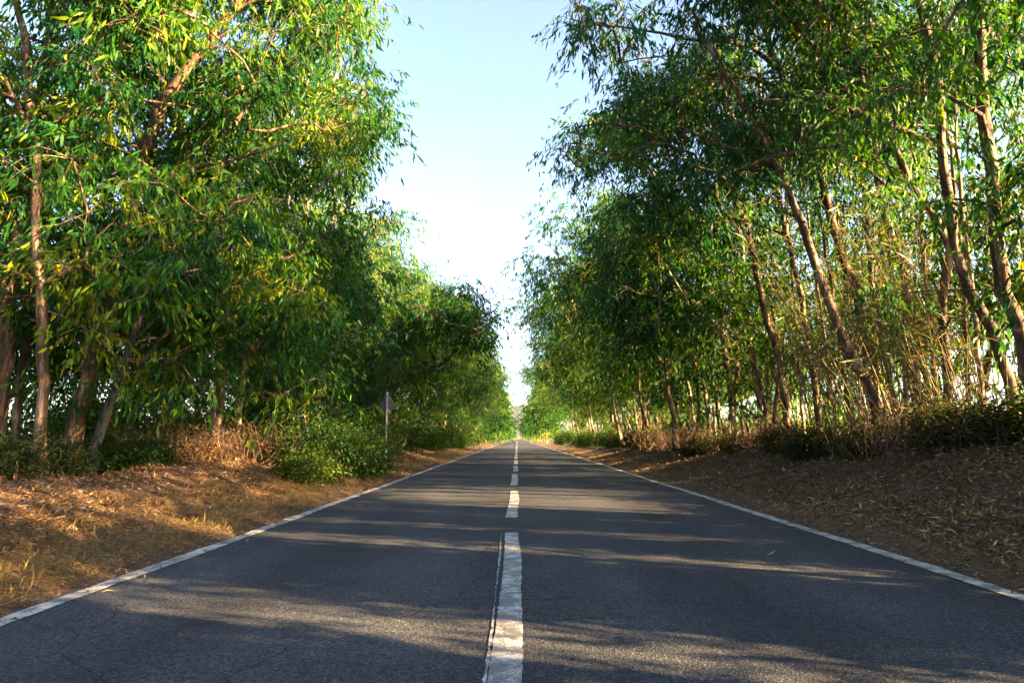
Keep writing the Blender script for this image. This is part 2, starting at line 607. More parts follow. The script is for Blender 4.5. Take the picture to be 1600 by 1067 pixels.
xs = np.concatenate([[-6000, -2500, -900, -300, -120, -60, -35, -24], np.arange(-18, ROAD_L - .1, .22), [ROAD_L, ROAD_L + .3, 0, ROAD_R - .3, ROAD_R],
                     np.arange(ROAD_R + .2, 20, .22), [24, 35, 60, 120, 300, 900, 2500, 6000]])
ys = np.concatenate([[-300, -120, -60, -35], np.arange(-22, 50, .3), np.arange(50, 120, 1.2), np.arange(120, 460, 6), [500, 700, 1100, 1800, 3000, 5000, 9000]])
V, Q = grid(xs, ys, ground_z)
tag(link('ground', mesh_np('ground', V, quads=Q, mat=M_GROUND, smooth=True)),
    'brown earth banks and dry field beside the road', 'ground', kind='structure')

ys = np.concatenate([[-60, -30, -10], np.arange(-4, 60, .12), np.arange(60, 200, 1.0), np.arange(200, 521, 8)])
edge = lambda y, s: (np.sin(y * 2.1 + s) * .5 + np.sin(y * 5.7 + s * 3) * .35 + np.sin(y * 13.1 + s) * .3 + np.sin(y * 31 + s) * .15) * .07
us = [0, .04, .15, .5, .85, .96, 1]
Vr = []
for y in ys:
    a, b = ROAD_L + edge(y, 0.4), ROAD_R + edge(y, 2.2)
    for u in us:
        Vr.append((a + (b - a) * u, y, (.012 if 0 < u < 1 else -.045)))
nx = len(us)
i = (np.arange(len(ys) - 1)[:, None] * nx + np.arange(nx - 1)[None, :]).ravel()
road = tag(link('road', mesh_np('road', np.array(Vr), quads=np.stack([i, i + 1, i + nx + 1, i + nx], -1), mat=M_ASPHALT)),
           'two lane grey asphalt road running straight to the horizon', 'road', kind='structure')


def strip(name, x0, x1, y0, y1, z, mat, step=.1, ragged=.006, seed=0):
    yy = np.arange(y0, y1 + step * .5, step)
    rg = np.random.default_rng(seed)
    wd = .012 * np.sin(yy * .9 + seed) + .009 * np.sin(yy * .37 + seed * 2.1)
    l = x0 + wd + rg.normal(size=len(yy)) * ragged
    r = x1 + wd + .006 * np.sin(yy * 2.3) + rg.normal(size=len(yy)) * ragged
    Vv = np.stack([np.stack([l, yy, np.full_like(yy, z)], -1), np.stack([r, yy, np.full_like(yy, z)], -1)], 1).reshape(-1, 3)
    k = np.arange(len(yy) - 1) * 2
    return link(name, mesh_np(name, Vv, quads=np.stack([k, k + 1, k + 3, k + 2], -1), mat=mat), road)


strip('edge_line', -2.96, -2.825, -20, 400, .017, M_PAINT, .15, .005, 1)
strip('edge_line', 3.215, 3.36, -20, 400, .017, M_PAINT, .15, .005, 2)
CX = -.065
# the dash that ends at py 828, then a regular beat along the road
y_end = 1109 / 144.0
strip('lane_dash', CX - .066, CX + .078, y_end - 6.2, y_end, .018, M_PAINT2, .05, .003, 3)
strip('old_lane_line', CX - .087, CX - .077, y_end - 6.2, y_end, .0165, M_PAINT2, .05, .003, 4)
yy0 = y_end + 1.4
for k in range(44):
    strip('lane_dash', CX - .075, CX + .08, yy0, yy0 + 4.55, .018, M_PAINT2 if k < 1 else M_PAINT, .1, .005, 10 + k)
    yy0 += 6.1

# far hill
xs = np.linspace(-2600, 2600, 90)
ys = np.linspace(4200, 7400, 50)


def hill_z(x, y):
    r = np.sin((y - 4200) / 3200 * math.pi) ** .8
    top = 250 * np.exp(-(np.abs(x - 90) / 520) ** 1.3) + 150 * np.exp(-((x + 1100) / 520) ** 2) + 130 * np.exp(-((x - 1200) / 600) ** 2) + 40
    return top * r + (np.sin(x * .011 + y * .004) + np.sin(x * .027 - y * .009)) * 7 * r - 3


V, Q = grid(xs, ys, hill_z)
tag(link('hills', mesh_np('hills', V, quads=Q, mat=M_HILL, smooth=True)), 'pale bluish hill at the far end of the road', 'hill', kind='structure')


# ------------------------------------------------------------------ trees
def resample(pts, step):
    pts = np.asarray(pts, float)
    # catmull-rom through the points
    P = np.vstack([2 * pts[0] - pts[1], pts, 2 * pts[-1] - pts[-2]])
    out = []
    for k in range(1, len(P) - 2):
        p0, p1, p2, p3 = P[k - 1:k + 3]
        n = max(2, int(np.linalg.norm(p2 - p1) / step))
        for t in np.arange(n) / n:
            out.append(.5 * ((2 * p1) + (-p0 + p2) * t + (2 * p0 - 5 * p1 + 4 * p2 - p3) * t * t + (-p0 + 3 * p1 - 3 * p2 + p3) * t ** 3))
    out.append(pts[-1])
    return np.array(out)


def sample_clumps(rng, vols, mask, sep, zmin, per_bough=5):
    """clumps gathered into boughs, so that crowns show masses of leaves with gaps between them"""
    out, heads = [], []
    for c, r, n in vols:
        c, r = np.asarray(c, float), np.asarray(r, float)
        nb = max(2, int(round(n / per_bough)))
        tries = norm(rng.normal(size=(nb * 12, 3))) * (rng.random((nb * 12, 1)) ** .42)
        k = 0
        for p in c + tries * r:
            if k >= nb:
                break
            if p[2] < zmin or (heads and np.min(np.linalg.norm((np.asarray(heads) - p) * [1, 1, 1.3], axis=1)) < sep * 2.0):
                continue
            q = p + rng.normal(size=(int(per_bough * rng.uniform(.7, 1.4)) + 1, 3)) * np.array([1.05, 1.05, .62]) * sep
            q[:, 2] -= .25 * np.linalg.norm((q - p)[:, :2], axis=1)
            q = q[q[:, 2] > zmin]
            if mask is not None and len(q):
                x, y = project(q)
                q = q[inside(mask, x, y)]
            if len(q):
                heads.append(p)
                out.extend(q)
                k += 1
    return np.array(out)


def tree_parts(name, stems, clumps, rng, bark, leaf=M_LEAF, clump_r=.62, per=215, llen=.165, lwid=.036, lod=1, z0=2.0,
               limb_k=.0085, twigs=True, tone=(.0, .85), sides=9):
    """stems: [(points, r_base, r_top)]; grows branches from the stems to every clump, then hangs leaves. returns [(part, mesh)]"""
    base = np.asarray(stems[0][0][0], float)
    P, par, R0, isstem = [], [], [], []
    tb = []
    for (pts, r0, r1) in stems:
        s = resample(pts, .35 if lod else .7)
        L = np.concatenate([[0], np.cumsum(np.linalg.norm(np.diff(s, axis=0), axis=1))])
        t = L / L[-1]
        rad = r0 + (r1 - r0) * t ** .85
        rad *= .68 * (1 + .32 * np.exp(-L / .3))
        rad *= 1 + .05 * np.sin(L * 3.1 + rng.random() * 6) + .04 * np.sin(L * 7.3)
        s[1:-1] += rng.normal(size=(len(s) - 2, 3)) * .018 * (1 + rad[1:-1, None] * 2)
        tb.append((s, rad))
        for k in range(len(s)):
            P.append(s[k])
            par.append(len(P) - 2 if k else -1)
            isstem.append(True)
    nst = len(P)
    P = list(P)
    PA = np.array(P)
    order = np.argsort([np.min(np.linalg.norm(PA - c, axis=1)) for c in clumps])
    paths = []
    cnt = np.zeros(nst + len(clumps) * 40)
    for ci in order:
        c = clumps[ci]
        PA = np.array(P)
        dv = c - PA
        h = np.linalg.norm(dv[:, :2], axis=1)
        dist = np.linalg.norm(dv, axis=1)
        over = np.maximum(PA[:, 2] - (c[2] - .22 * h), 0)
        cost = dist + over * 1.3 + np.where(PA[:, 2] < z0, 40, 0)
        j = int(np.argmin(cost))
        p = PA[j]
        L = np.linalg.norm(c - p)
        ctrl = (p + c) / 2 + np.array([0, 0, .16 * L]) + rng.normal(size=3) * .09 * L
        m = max(2, int(L / (.45 if lod else .9)) + 1)
        path = [j]
        for t in np.linspace(0, 1, m + 1)[1:]:
            q = (1 - t) ** 2 * p + 2 * t * (1 - t) * ctrl + t * t * c + rng.normal(size=3) * .025
            P.append(q)
            par.append(path[-1])
            path.append(len(P) - 1)
        paths.append(path)
        k = path[-1]
        while k >= 0:
            cnt[k] += 1
            k = par[k]
    PA = np.array(P)
    rad_n = .005 + limb_k * np.sqrt(np.maximum(cnt[:len(P)], 0.3))
    # which limb each path belongs to
    owner, sizes = {}, {}
    for k, path in enumerate(paths):
        j = path[0]
        o = k if j < nst else owner[j]
        for q in path[1:]:
            owner[q] = o
        sizes[o] = sizes.get(o, 0) + 1
    res = []
    for (s, rad) in tb:
        t = Tubes()
        t.add(s - base, rad, sides)
        res.append(('trunk', t.mesh(name + '_trunk', bark)))
    limbs, small = {}, Tubes()
    big = {o for o, n in sizes.items() if n >= 7}
    if not twigs and len(sizes) - len(big) <= 4:
        big = set(sizes)
    for path in paths:
        o = owner[path[1]]
        t = limbs.setdefault(o, Tubes()) if o in big else small
        rr = rad_n[path].copy()
        rr[0] = rr[1] * 1.1
        t.add(PA[path] - base, rr, 6 if lod else 4, cap=False)
    # leaves on drooping twigs
    pos, dr, ct = [], [], []
    nt_ = max(3, per // 11)
    for c in clumps:
        ctone = rng.normal() * .2
        r = clump_r * rng.uniform(.7, 1.3)
        sp = c + rng.normal(size=(nt_, 3)) * r * np.array([.36, .36, .30])
        d = rng.normal(size=(nt_, 3)) * np.array([1, 1, .5]) + norm(sp - c) * .6 + np.array([0, 0, .1])
        d = norm(d)
        Lt = r * rng.uniform(.6, 1.25, nt_)[:, None]
        if twigs:
            for k in range(0, nt_, 2):
                tt = np.array([0, .5, 1.0])[:, None]
                pt = sp[k] + d[k] * Lt[k] * tt + np.array([0, 0, -1.0]) * (.55 * Lt[k] * tt ** 2)
                if k % 4 == 0:
                    pt = np.vstack([c, pt])
                small.add(pt - base, [.006, .005, .004, .002][-len(pt):], 3, cap=False)
        m = int(per * rng.uniform(.65, 1.3) / nt_) + 1
        t = rng.uniform(.1, 1.0, (nt_, m, 1))
        q = sp[:, None] + d[:, None] * Lt[:, None] * t + np.array([0, 0, -1.0]) * (.55 * Lt[:, None] * t ** 2)
        q = q + rng.normal(size=q.shape) * .03
        dd = d[:, None] * .55 + np.array([0, 0, -1.0]) + rng.normal(size=q.shape) * .34
        pos.append(q.reshape(-1, 3))
        dr.append(dd.reshape(-1, 3))
        ct.append(np.full(nt_ * m, ctone))
    if small.V:
        res.append(('small_branches', small.mesh(name + '_small_branches', bark)))
    for t in limbs.values():
        res.append(('limb', t.mesh(name + '_limb', bark)))
    pos, dr = np.concatenate(pos), np.concatenate(dr)
    N = len(pos)
    tn = np.clip(rng.beta(5.0, 6.0, N) * (tone[1] - tone[0]) + tone[0] + np.concatenate(ct), 0, .93)
    tn[rng.random(N) < .004] = 1.0
    v, tr, qd, ta = blades(pos - base, dr, rng, llen * rng.uniform(.45, 1.35, N), lwid * rng.uniform(.6, 1.35, N), lod, tn, bend=.2)
    res.append(('crown', mesh_np(name + '_crown', v, tr, qd, leaf, ta)))
    return base, res


def make_tree(name, label, group, stems, clumps, seed, bark, **kw):
    rng = np.random.default_rng(seed)
    base, parts = tree_parts(name, stems, clumps, rng, bark, **kw)
    root = link(name, None, loc=base)
    root.empty_display_size = .3
    tag(root, label, 'tree', group)
    for n, me in parts:
        o = link(n, me, root)
        if n == 'small_branches':
            o['kind'] = 'stuff'
    return root


def on_ground(p, sink=.12):
    p = np.array(p, float)
    p[2] = float(ground_z(p[0], p[1])) - sink
    return p


def stem_px(pix, y0, y1, top=None):
    """trunk line seen at the given pixels, depth running from y0 at the foot to y1 at the last point; stands on the ground"""
    n = len(pix)
    pts = [at(px, py, y0 + (y1 - y0) * k / (n - 1)) for k, (px, py) in enumerate(pix)]
    pts[0] = on_ground(pts[0])
    if top is not None:
        pts.append(pts[-1] + np.array(top, float))
    return pts


MASK_LN = [(-900, -900), (562, -900), (566, 0), (556, 50), (520, 95), (560, 110), (595, 130), (612, 175), (600, 215), (560, 200), (548, 240), (575, 290), (590, 330),
           (590, 500), (560, 560), (535, 600), (535, 690), (-900, 690)]
MASK_LM = [(-900, -300), (560, 200), (600, 310), (632, 296), (650, 330), (690, 385), (715, 438), (740, 442), (790, 492), (745, 530), (755, 575), (785, 625), (800, 690), (-900, 690)]
MASK_RN = [(2500, -900), (884, -900), (888, 15), (902, 65), (942, 85), (972, 130), (957, 165), (907, 178), (880, 205), (884, 250), (907, 275), (927, 285), (952, 250), (1002, 262), (1022, 300), (952, 330), (922, 350), (922, 640), (2500, 640)]
MASK_RM = [(2500, -300), (1000, 250), (985, 315), (905, 345), (880, 360), (885, 400), (862, 440), (870, 470), (820, 500), (815, 545), (830, 575), (815, 620), (815, 690), (2500, 690)]
G_L, G_R = 'eucalyptus trees in the left roadside row', 'eucalyptus trees in the right roadside row'

# trunks and limbs that show in front of the leaves: leaf clumps keep clear of them on the near side
CLEAR = [([(66, 600), (65, 480), (58, 330), (55, 215), (38, 60)], 10.3), ([(158, 530), (188, 400), (212, 295), (250, 170), (325, 65), (400, -30)], 12.2),
         ([(213, 300), (275, 270), (350, 255), (420, 230)], 11.8), ([(142, 700), (176, 610), (205, 540)], 13.6),
         ([(1352, 592), (1312, 515), (1282, 436), (1262, 375), (1215, 262)], 12.5), ([(1342, 470), (1324, 417), (1297, 340), (1275, 255), (1245, 184), (1217, 108)], 14.4),
         ([(1217, 108), (1176, 75), (1120, 65), (1067, 62), (1000, 45)], 13.6), ([(1120, 225), (1067, 200), (1035, 217), (1000, 202), (943, 193)], 13.6),
         ([(1218, 570), (1198, 498), (1182, 430), (1165, 350)], 18.0), ([(1537, 489), (1500, 415), (1480, 300), (1460, 110)], 10.8),
         ([(1270, 590), (1256, 489), (1240, 410)], 17.0), ([(1414, 425), (1384, 340), (1362, 220)], 13.4), ([(1484, 395), (1440, 315), (1395, 221)], 12.0)]


def keep_clear(cl, rng, r=.42, p=.8):
    x, y = project(cl)
    # leaves hang below the clump, so test a point a little lower as well
    kill = np.zeros(len(cl), bool)
    for line, depth in CLEAR:
        for (x0, y0), (x1, y1) in zip(line[:-1], line[1:]):
            ux, uy = x1 - x0, y1 - y0
            for dy in (0.0, .3):
                yy = y + dy * F_PX / np.maximum(cl[:, 1], 1)
                t = np.clip(((x - x0) * ux + (yy - y0) * uy) / (ux * ux + uy * uy), 0, 1)
                d = np.hypot(x - x0 - t * ux, yy - y0 - t * uy)
                kill |= (d < r * F_PX / np.maximum(cl[:, 1], 1)) & (cl[:, 1] < depth)
    return cl[~(kill & (rng.random(len(cl)) < p))]


# ---- left row, the near trees one by one
rng0 = np.random.default_rng(5)


def left_vols(x, y, top=13.5, n=170, low=1.6, reach=3.6):
    zc = (top + low) / 2
    return [((x + .5, y, zc), (reach, 3.4, (top - low) / 2), n)]


def near_left(seed, label, stems, vols, **kw):
    rng = np.random.default_rng(seed)
    cl = sample_clumps(rng, [(c, r, int(n * .74)) for c, r, n in vols], MASK_LN, .58, 1.55)
    cl = keep_clear(cl, rng)
    kw.setdefault('bark', M_BARK_PALE)
    return make_tree('eucalyptus_tree', label, G_L, stems, cl, seed, **kw)


sA = stem_px([(62, 738), (66, 600), (65, 480), (58, 330), (55, 215), (38, 60), (28, -60)], 10.2, 9.9, (-.3, .1, 5.0))
sA2 = [at(56, 215, 10.0), at(20, 150, 9.8), at(-20, 90, 9.6), at(-60, 20, 9.4)]
near_left(11, 'eucalyptus with a straight pale trunk at the left edge, sunlit crown', [(sA, .13, .05), (sA2, .05, .025)],
          [((-7.2, 10.0, 7.5), (3.0, 2.6, 2.6), 70), ((-8.2, 10.5, 4.2), (2.6, 2.6, 2.4), 45), ((-7.6, 10.2, 10.8), (2.6, 2.6, 2.6), 40)], bark=M_BARK_BROWN, z0=2.6, per=240, llen=.175, lwid=.039, tone=(.15, .95))  # paler tone range puts the sunlit look into this crown's leaf colour
sD = stem_px([(-6, 748), (8, 560), (12, 440), (45, 320), (60, 180)], 11.6, 11.2, (.2, 0, 5.5))
sD2 = stem_px([(20, 742), (40, 520), (50, 400), (75, 300)], 12.6, 12.4, (-.2, 0, 5.5))
near_left(12, 'twin brown eucalyptus trunks behind the straight pale trunk at the left edge', [(sD, .20, .06), (sD2, .12, .05)],
          [((-9.0, 12.4, 6.2), (3.0, 2.6, 5.0), 100)], z0=2.6, bark=M_BARK_BROWN)
sB = stem_px([(98, 728), (128, 625), (158, 530), (188, 400), (212, 295), (250, 170), (325, 65), (400, -30)], 12.2, 11.2, (1.3, 0, 3.6))
sB2 = [at(213, 300, 11.75), at(240, 285, 11.6), at(275, 270, 11.5), at(350, 255, 11.2), at(400, 238, 11.0), at(440, 220, 10.8)]
sB3 = [at(232, 220, 11.6), at(262, 203, 11.6), at(330, 203, 11.4), at(420, 205, 11.2)]
near_left(13, 'big eucalyptus whose brown trunk leans over to the road and forks low', [(sB, .24, .07), (sB2, .06, .025), (sB3, .05, .02)],
          [((-5.9, 11.4, 4.4), (2.6, 2.2, 2.9), 95), ((-5.0, 11.6, 8.0), (3.3, 2.6, 2.6), 120), ((-4.6, 12.0, 10.8), (3.0, 2.6, 2.6), 60)],
          z0=2.3, bark=M_BARK_BROWN, per=240, llen=.18, lwid=.040)
sC = stem_px([(142, 722), (158, 668), (176, 610), (205, 540), (230, 430)], 13.6, 13.4, (.6, 0, 5.0))
near_left(14, 'grey leaning eucalyptus trunk between the big leaning tree and the dry brush', [(sC, .15, .05)],
          [((-7.2, 14.2, 6.2), (2.6, 2.4, 4.8), 110)], z0=2.3, bark=M_BARK_GREY)
sE = stem_px([(335, 694), (345, 600), (372, 440), (405, 325), (425, 270), (450, 150)], 17.0, 16.5, (.8, 0, 4.2))
sE2 = stem_px([(362, 690), (385, 560), (430, 420)], 17.6, 17.8, (.6, .3, 6.0))
near_left(15, 'leafy eucalyptus with a pair of pale trunks behind the dry brush', [(sE, .2, .06), (sE2, .16, .05)],
          [((-6.0, 16.4, 6.2), (2.9, 2.8, 5.2), 130), ((-4.6, 16.8, 10.6), (2.6, 2.8, 3.2), 75)], z0=2.0, llen=.19, lwid=.042)
sF = stem_px([(440, 690), (450, 560), (470, 400), (500, 200)], 21.5, 21.3, (.8, 0, 3.2))
near_left(16, 'dense dark eucalyptus rising behind the roadside shrub', [(sF, .2, .06)],
          [((-6.2, 21.0, 5.8), (2.8, 3.0, 4.8), 130), ((-5.0, 21.4, 11.4), (2.6, 2.6, 3.2), 80)], z0=1.8, llen=.20, lwid=.044, tone=(0, .75))  # lower tone ceiling: depth of shade is put into the leaf colour
# the tree with the grey arching limb
rng = np.random.default_rng(17)
sG = stem_px([(598, 690), (602, 650), (607, 620), (618, 598), (652, 580), (698, 565), (714, 540), (722, 520), (748, 500)], 34.0, 31.5, (.8, -.4, .4))
sG2 = [at(606, 622, 34.0), at(596, 560, 34.2), at(600, 450, 34.5), at(612, 350, 34.5)]
clG = sample_clumps(rng, [((-2.6, 31.5, 6.6), (2.6, 2.6, 1.5), 60), ((-6.6, 34.5, 7.5), (3.4, 3.0, 5.0), 110)], MASK_LM, .42, 1.6)
make_tree('eucalyptus_tree', 'eucalyptus with a bare grey limb arching towards the road behind the sign', G_L, [(sG, .2, .05), (sG2, .17, .05)], clG, 17, M_BARK_PALE,
          per=150, llen=.25, lwid=.05, z0=2.4, clump_r=.8)

# ---- right row, the near trees one by one
def near_right(seed, label, pix, y0, y1, r0, r1, top, vols, extra=(), **kw):
    rng = np.random.default_rng(seed)
    st = [(stem_px(pix, y0, y1, top), r0, r1)] + [(e, a, b) for e, a, b in extra]
    cl = sample_clumps(rng, [(c, r, int(n * .72)) for c, r, n in vols], MASK_RN, .55, 1.8)
    cl = keep_clear(cl, rng)
    kw.setdefault('per', 165)
    kw.setdefault('bark', M_BARK_BROWN)
    kw.setdefault('z0', 3.0)
    kw.setdefault('tone', (0, .56))  # darker default range; the right canopy's shade is painted into its leaves
    return make_tree('eucalyptus_tree', label, G_R, st, cl, seed, **kw)


near_right(31, 'dark eucalyptus trunk cut by the right edge of the picture', [(1640, 640), (1606, 580), (1590, 500), (1567, 455), (1552, 300), (1530, 60), (1522, -60)], 10.2, 9.6, .17, .08, (-.4, .2, 4.0),
           [((6.4, 9.8, 4.6), (1.5, 1.2, 1.9), 42), ((5.8, 9.6, 8.6), (2.6, 2.2, 2.2), 60)], per=190)
near_right(32, 'long dark eucalyptus trunk sweeping up and left beside the reeds', [(1592, 640), (1565, 560), (1537, 489), (1500, 415), (1480, 300), (1460, 110), (1429, -20)], 11.0, 10.2, .14, .06, (-.5, .1, 4.0),
           [((5.0, 10.6, 7.6), (2.4, 2.0, 2.4), 70), ((4.6, 10.6, 9.8), (2.4, 2.2, 1.4), 24)])
near_right(33, 'bent eucalyptus trunk rising out of the reed clump', [(1488, 650), (1480, 560), (1474, 462), (1484, 395), (1440, 315), (1395, 221), (1372, 140)], 12.2, 11.6, .13, .05, (-1.0, .2, 4.0),
           [((4.8, 11.8, 7.6), (2.4, 2.2, 2.4), 60)])
near_right(34, 'straight eucalyptus trunk just left of the reed clump, catching sun', [(1436, 650), (1428, 560), (1414, 425), (1384, 340), (1362, 220), (1350, 150)], 13.4, 13.0, .14, .05, (-.6, .2, 5.0),
           [((5.4, 13.2, 8.6), (2.4, 2.2, 3.0), 60)], bark=M_BARK_PALE)
near_right(35, 'thin upright eucalyptus trunk between two leaning trunks', [(1400, 640), (1385, 560), (1365, 440), (1352, 320), (1340, 200)], 15.0, 14.8, .11, .04, (-.2, .2, 4.5),
           [((6.6, 15.0, 8.5), (2.4, 2.2, 2.8), 50)], bark=M_BARK_PALE)
near_right(36, 'strongly leaning eucalyptus trunk lit yellow along its side', [(1396, 672), (1352, 592), (1312, 515), (1282, 436), (1262, 375), (1215, 262), (1175, 190)], 12.6, 12.0, .15, .07, (-1.0, 0, 2.0),
           [((3.8, 12.0, 7.0), (1.8, 2.2, 1.7), 40), ((1.9, 13.4, 6.9), (1.5, 1.6, 1.2), 34)], per=125,
           extra=[([at(1215, 262, 12.1), at(1120, 225, 12.6), at(1067, 200, 13.0), at(1035, 217, 13.2), at(1000, 202, 13.4), at(943, 193, 13.6), at(900, 200, 13.8)], .06, .018)])
near_right(37, 'tall leaning eucalyptus with a dark limb arching out over the road', [(1372, 640), (1342, 470), (1324, 417), (1297, 340), (1275, 255), (1245, 184), (1215, 105)], 14.6, 13.4, .16, .08, (-.8, 0, 3.0),
           [((3.6, 13.4, 9.2), (2.4, 2.4, 1.6), 50), ((1.6, 13.0, 8.9), (1.5, 1.8, 1.2), 38)], per=125,
           extra=[([at(1217, 108, 13.4), at(1176, 75, 13.2), at(1120, 65, 13.0), at(1067, 62, 12.8), at(1000, 45, 12.8), at(930, 40, 12.8), at(890, 30, 12.8)], .075, .02)])
near_right(38, 'slim eucalyptus trunk standing right of the pale trunk pair', [(1282, 655), (1270, 590), (1256, 489), (1240, 410), (1215, 300), (1200, 220)], 17.0, 16.6, .12, .05, (-.4, 0, 5.0),
           [((5.0, 16.6, 8.4), (2.6, 2.4, 2.6), 70), ((4.4, 16.4, 10.8), (2.4, 2.2, 1.2), 20)])
near_right(39, 'red brown eucalyptus trunk leaning left in front of the pale trunks', [(1234, 660), (1218, 570), (1198, 498), (1182, 430), (1165, 350), (1130, 280)], 18.0, 17.4, .16, .07, (-1.0, 0, 3.0),
           [((3.6, 17.4, 7.2), (2.6, 2.2, 2.4), 75), ((2.8, 17.4, 9.8), (2.2, 2.2, 1.8), 36)])
near_right(40, 'pale eucalyptus trunk close left of the red brown leaning trunk', [(1194, 664), (1182, 590), (1171, 531), (1165, 489), (1158, 400), (1150, 300)], 21.0, 20.8, .18, .07, (-.4, 0, 5.0),
           [((5.6, 20.8, 7.8), (2.8, 2.4, 3.2), 90)], bark=M_BARK_PALE, llen=.22, lwid=.048)
near_right(41, 'forked pale eucalyptus trunk seen behind hanging green leaves', [(1150, 672), (1140, 600), (1128, 520), (1110, 420), (1085, 330)], 23.0, 22.6, .15, .06, (-.6, 0, 4.0),
           [((4.4, 22.6, 6.8), (2.8, 2.4, 3.0), 90), ((3.2, 22.6, 10.6), (2.2, 2.2, 2.2), 40)], bark=M_BARK_PALE, llen=.22, lwid=.048,
           extra=[([at(1146, 650, 22.95), at(1152, 560, 22.8), at(1150, 480, 22.8), at(1146, 380, 22.8)], .09, .04)])
near_right(42, 'thin pale eucalyptus pole standing beside the dead brush', [(1090, 680), (1078, 620), (1066, 560), (1055, 480)], 25.5, 25.3, .10, .04, (-.4, 0, 5.5),
           [((4.8, 25.4, 7.0), (2.6, 2.4, 4.0), 95)], bark=M_BARK_PALE, llen=.23, lwid=.048)
poles = [([(1330, 650), (1300, 460), (1275, 300), (1260, 200)], 16.0, 'thin leaning pole between the two leaning trunks of the right row'),
         ([(1462, 650), (1450, 450), (1425, 250), (1410, 120)], 13.0, 'thin pole in the reed clump, left of the bent trunk'),
         ([(1514, 650), (1506, 450), (1484, 210), (1470, 60)], 12.6, 'thin pole in the reed clump, right of the bent trunk'),
         ([(1420, 655), (1402, 480), (1372, 260), (1352, 60)], 14.4, 'thin pole just right of the strongly leaning trunk foot'),
         ([(1352, 655), (1334, 520), (1308, 330), (1290, 120)], 18.0, 'thin pole seen behind the strongly leaning trunk'),
         ([(1306, 660), (1292, 540), (1268, 390), (1250, 250)], 19.0, 'thin pole just right of the slim trunk in the right row'),
         ([(1256, 662), (1247, 540), (1236, 420), (1222, 260)], 20.0, 'thin pole between the slim trunk and the red brown one'),
         ([(1534, 640), (1518, 450), (1500, 290), (1486, 120)], 11.8, 'thin pole close left of the long dark trunk'),
         ([(1128, 678), (1114, 600), (1098, 500), (1080, 380)], 24.5, 'thin pole left of the forked pale trunk')]
for k, (pix, y, lab) in enumerate(poles):
    tp_ = at(pix[-1][0], pix[-1][1], y)
    near_right(200 + k, lab, pix, y, y - .2, .075, .03, (-.3, 0, 2.2), [((tp_[0] - .3, y, tp_[2] + .3), (1.6, 1.6, 1.9), 34)], bark=M_BARK_PALE if k % 2 else M_BARK_BROWN)
print('near trees done')

# ---- patterns for the rest of both rows
def proto(name, side, seed, label, group, bark, top, low, n, stems_n=1, lean=.06, over=0.0, per=110, llen=.27, lwid=.052, lod=0, reach=3.3, clump_r=.95, twigs=True, sep=.5):
    rng = np.random.default_rng(seed)
    stems = []
    for k in range(stems_n):
        b = np.array([0, 0, 0.0]) + (rng.normal(size=3) * [.8, .8, 0] if k else 0)
        a = rng.uniform(0, 6.28)
        l = lean * rng.uniform(.5, 1.6)
        h = top * rng.uniform(.8, .92)
        pts = [b]
        for t in (.25, .5, .75, 1.0):
            pts.append(b + np.array([math.cos(a) * l * h * t + over * .8 * t ** 1.4 + rng.normal() * .12, math.sin(a) * l * h * t + rng.normal() * .12, h * t]))
        stems.append((pts, rng.uniform(.10, .17), .035))
    vols = [((over * .8, 0, (top + low) / 2), (reach, reach, (top - low) / 2), int(n * .72)), ((over * .3, 0, low + (top - low) * .3), (reach * 1.05, reach * 1.05, (top - low) * .3), int(n * .28))]
    if over:
        vols.append(((over * 1.7, 0, low + (top - low) * .6), (reach * .75, reach * .8, (top - low) * .24), int(n * .22)))
    cl = sample_clumps(rng, vols, None, sep, low * .8)
    return make_tree(name, label, group, stems, cl, seed, bark, per=per, llen=llen, lwid=lwid, lod=lod, z0=low * .7, clump_r=clump_r, twigs=twigs, limb_k=.0095)


ORD = ['first', 'second', 'third', 'fourth', 'fifth', 'sixth', 'seventh', 'eighth', 'ninth', 'tenth', 'eleventh', 'twelfth', 'thirteenth', 'fourteenth', 'fifteenth',
       'sixteenth', 'seventeenth', 'eighteenth', 'nineteenth', 'twentieth']


def ordinal(k):
    if k < 20:
        return ORD[k]
    tens = {2: 'twenty', 3: 'thirty', 4: 'forty', 5: 'fifty'}[(k + 1) // 10]
    u = (k + 1) % 10
    return tens + '-' + ORD[u - 1] if u else {'twenty': 'twentieth', 'thirty': 'thirtieth', 'forty': 'fortieth', 'fifty': 'fiftieth'}[tens]


LP = [proto('eucalyptus_tree', -1, 50 + k, '-', G_L, b, 12.6, 1.3, 165, s, per=125) for k, (b, s) in enumerate([(M_BARK_PALE, 2), (M_BARK_BROWN, 1), (M_BARK_GREY, 2)])]
RP = [proto('eucalyptus_tree', 1, 60 + k, '-', G_R, b, 11.4, 3.4, 72, s, per=110, lean=.12, reach=2.9) for k, (b, s) in enumerate([(M_BARK_BROWN, 2), (M_BARK_PALE, 3), (M_BARK_BROWN, 3)])]
RL = [proto('eucalyptus_tree', 1, 65 + k, '-', G_R, b, 11.2, 2.0, 92, s, per=115, lean=.1, reach=2.8) for k, (b, s) in enumerate([(M_BARK_PALE, 3), (M_BARK_BROWN, 3)])]
FP = [proto('eucalyptus_tree', 1, 70 + k, '-', G_R, M_BARK_BROWN, 12.0, .7, 80, 1, per=60, llen=.5, lwid=.11, reach=3.4, clump_r=1.15, twigs=False, sep=.7) for k in range(3)]
FR = [proto('eucalyptus_tree', 1, 75 + k, '-', G_R, M_BARK_BROWN, 12.0, 2.6, 62, 1, per=60, llen=.5, lwid=.11, reach=3.0, clump_r=1.1, twigs=False, sep=.7) for k in range(3)]
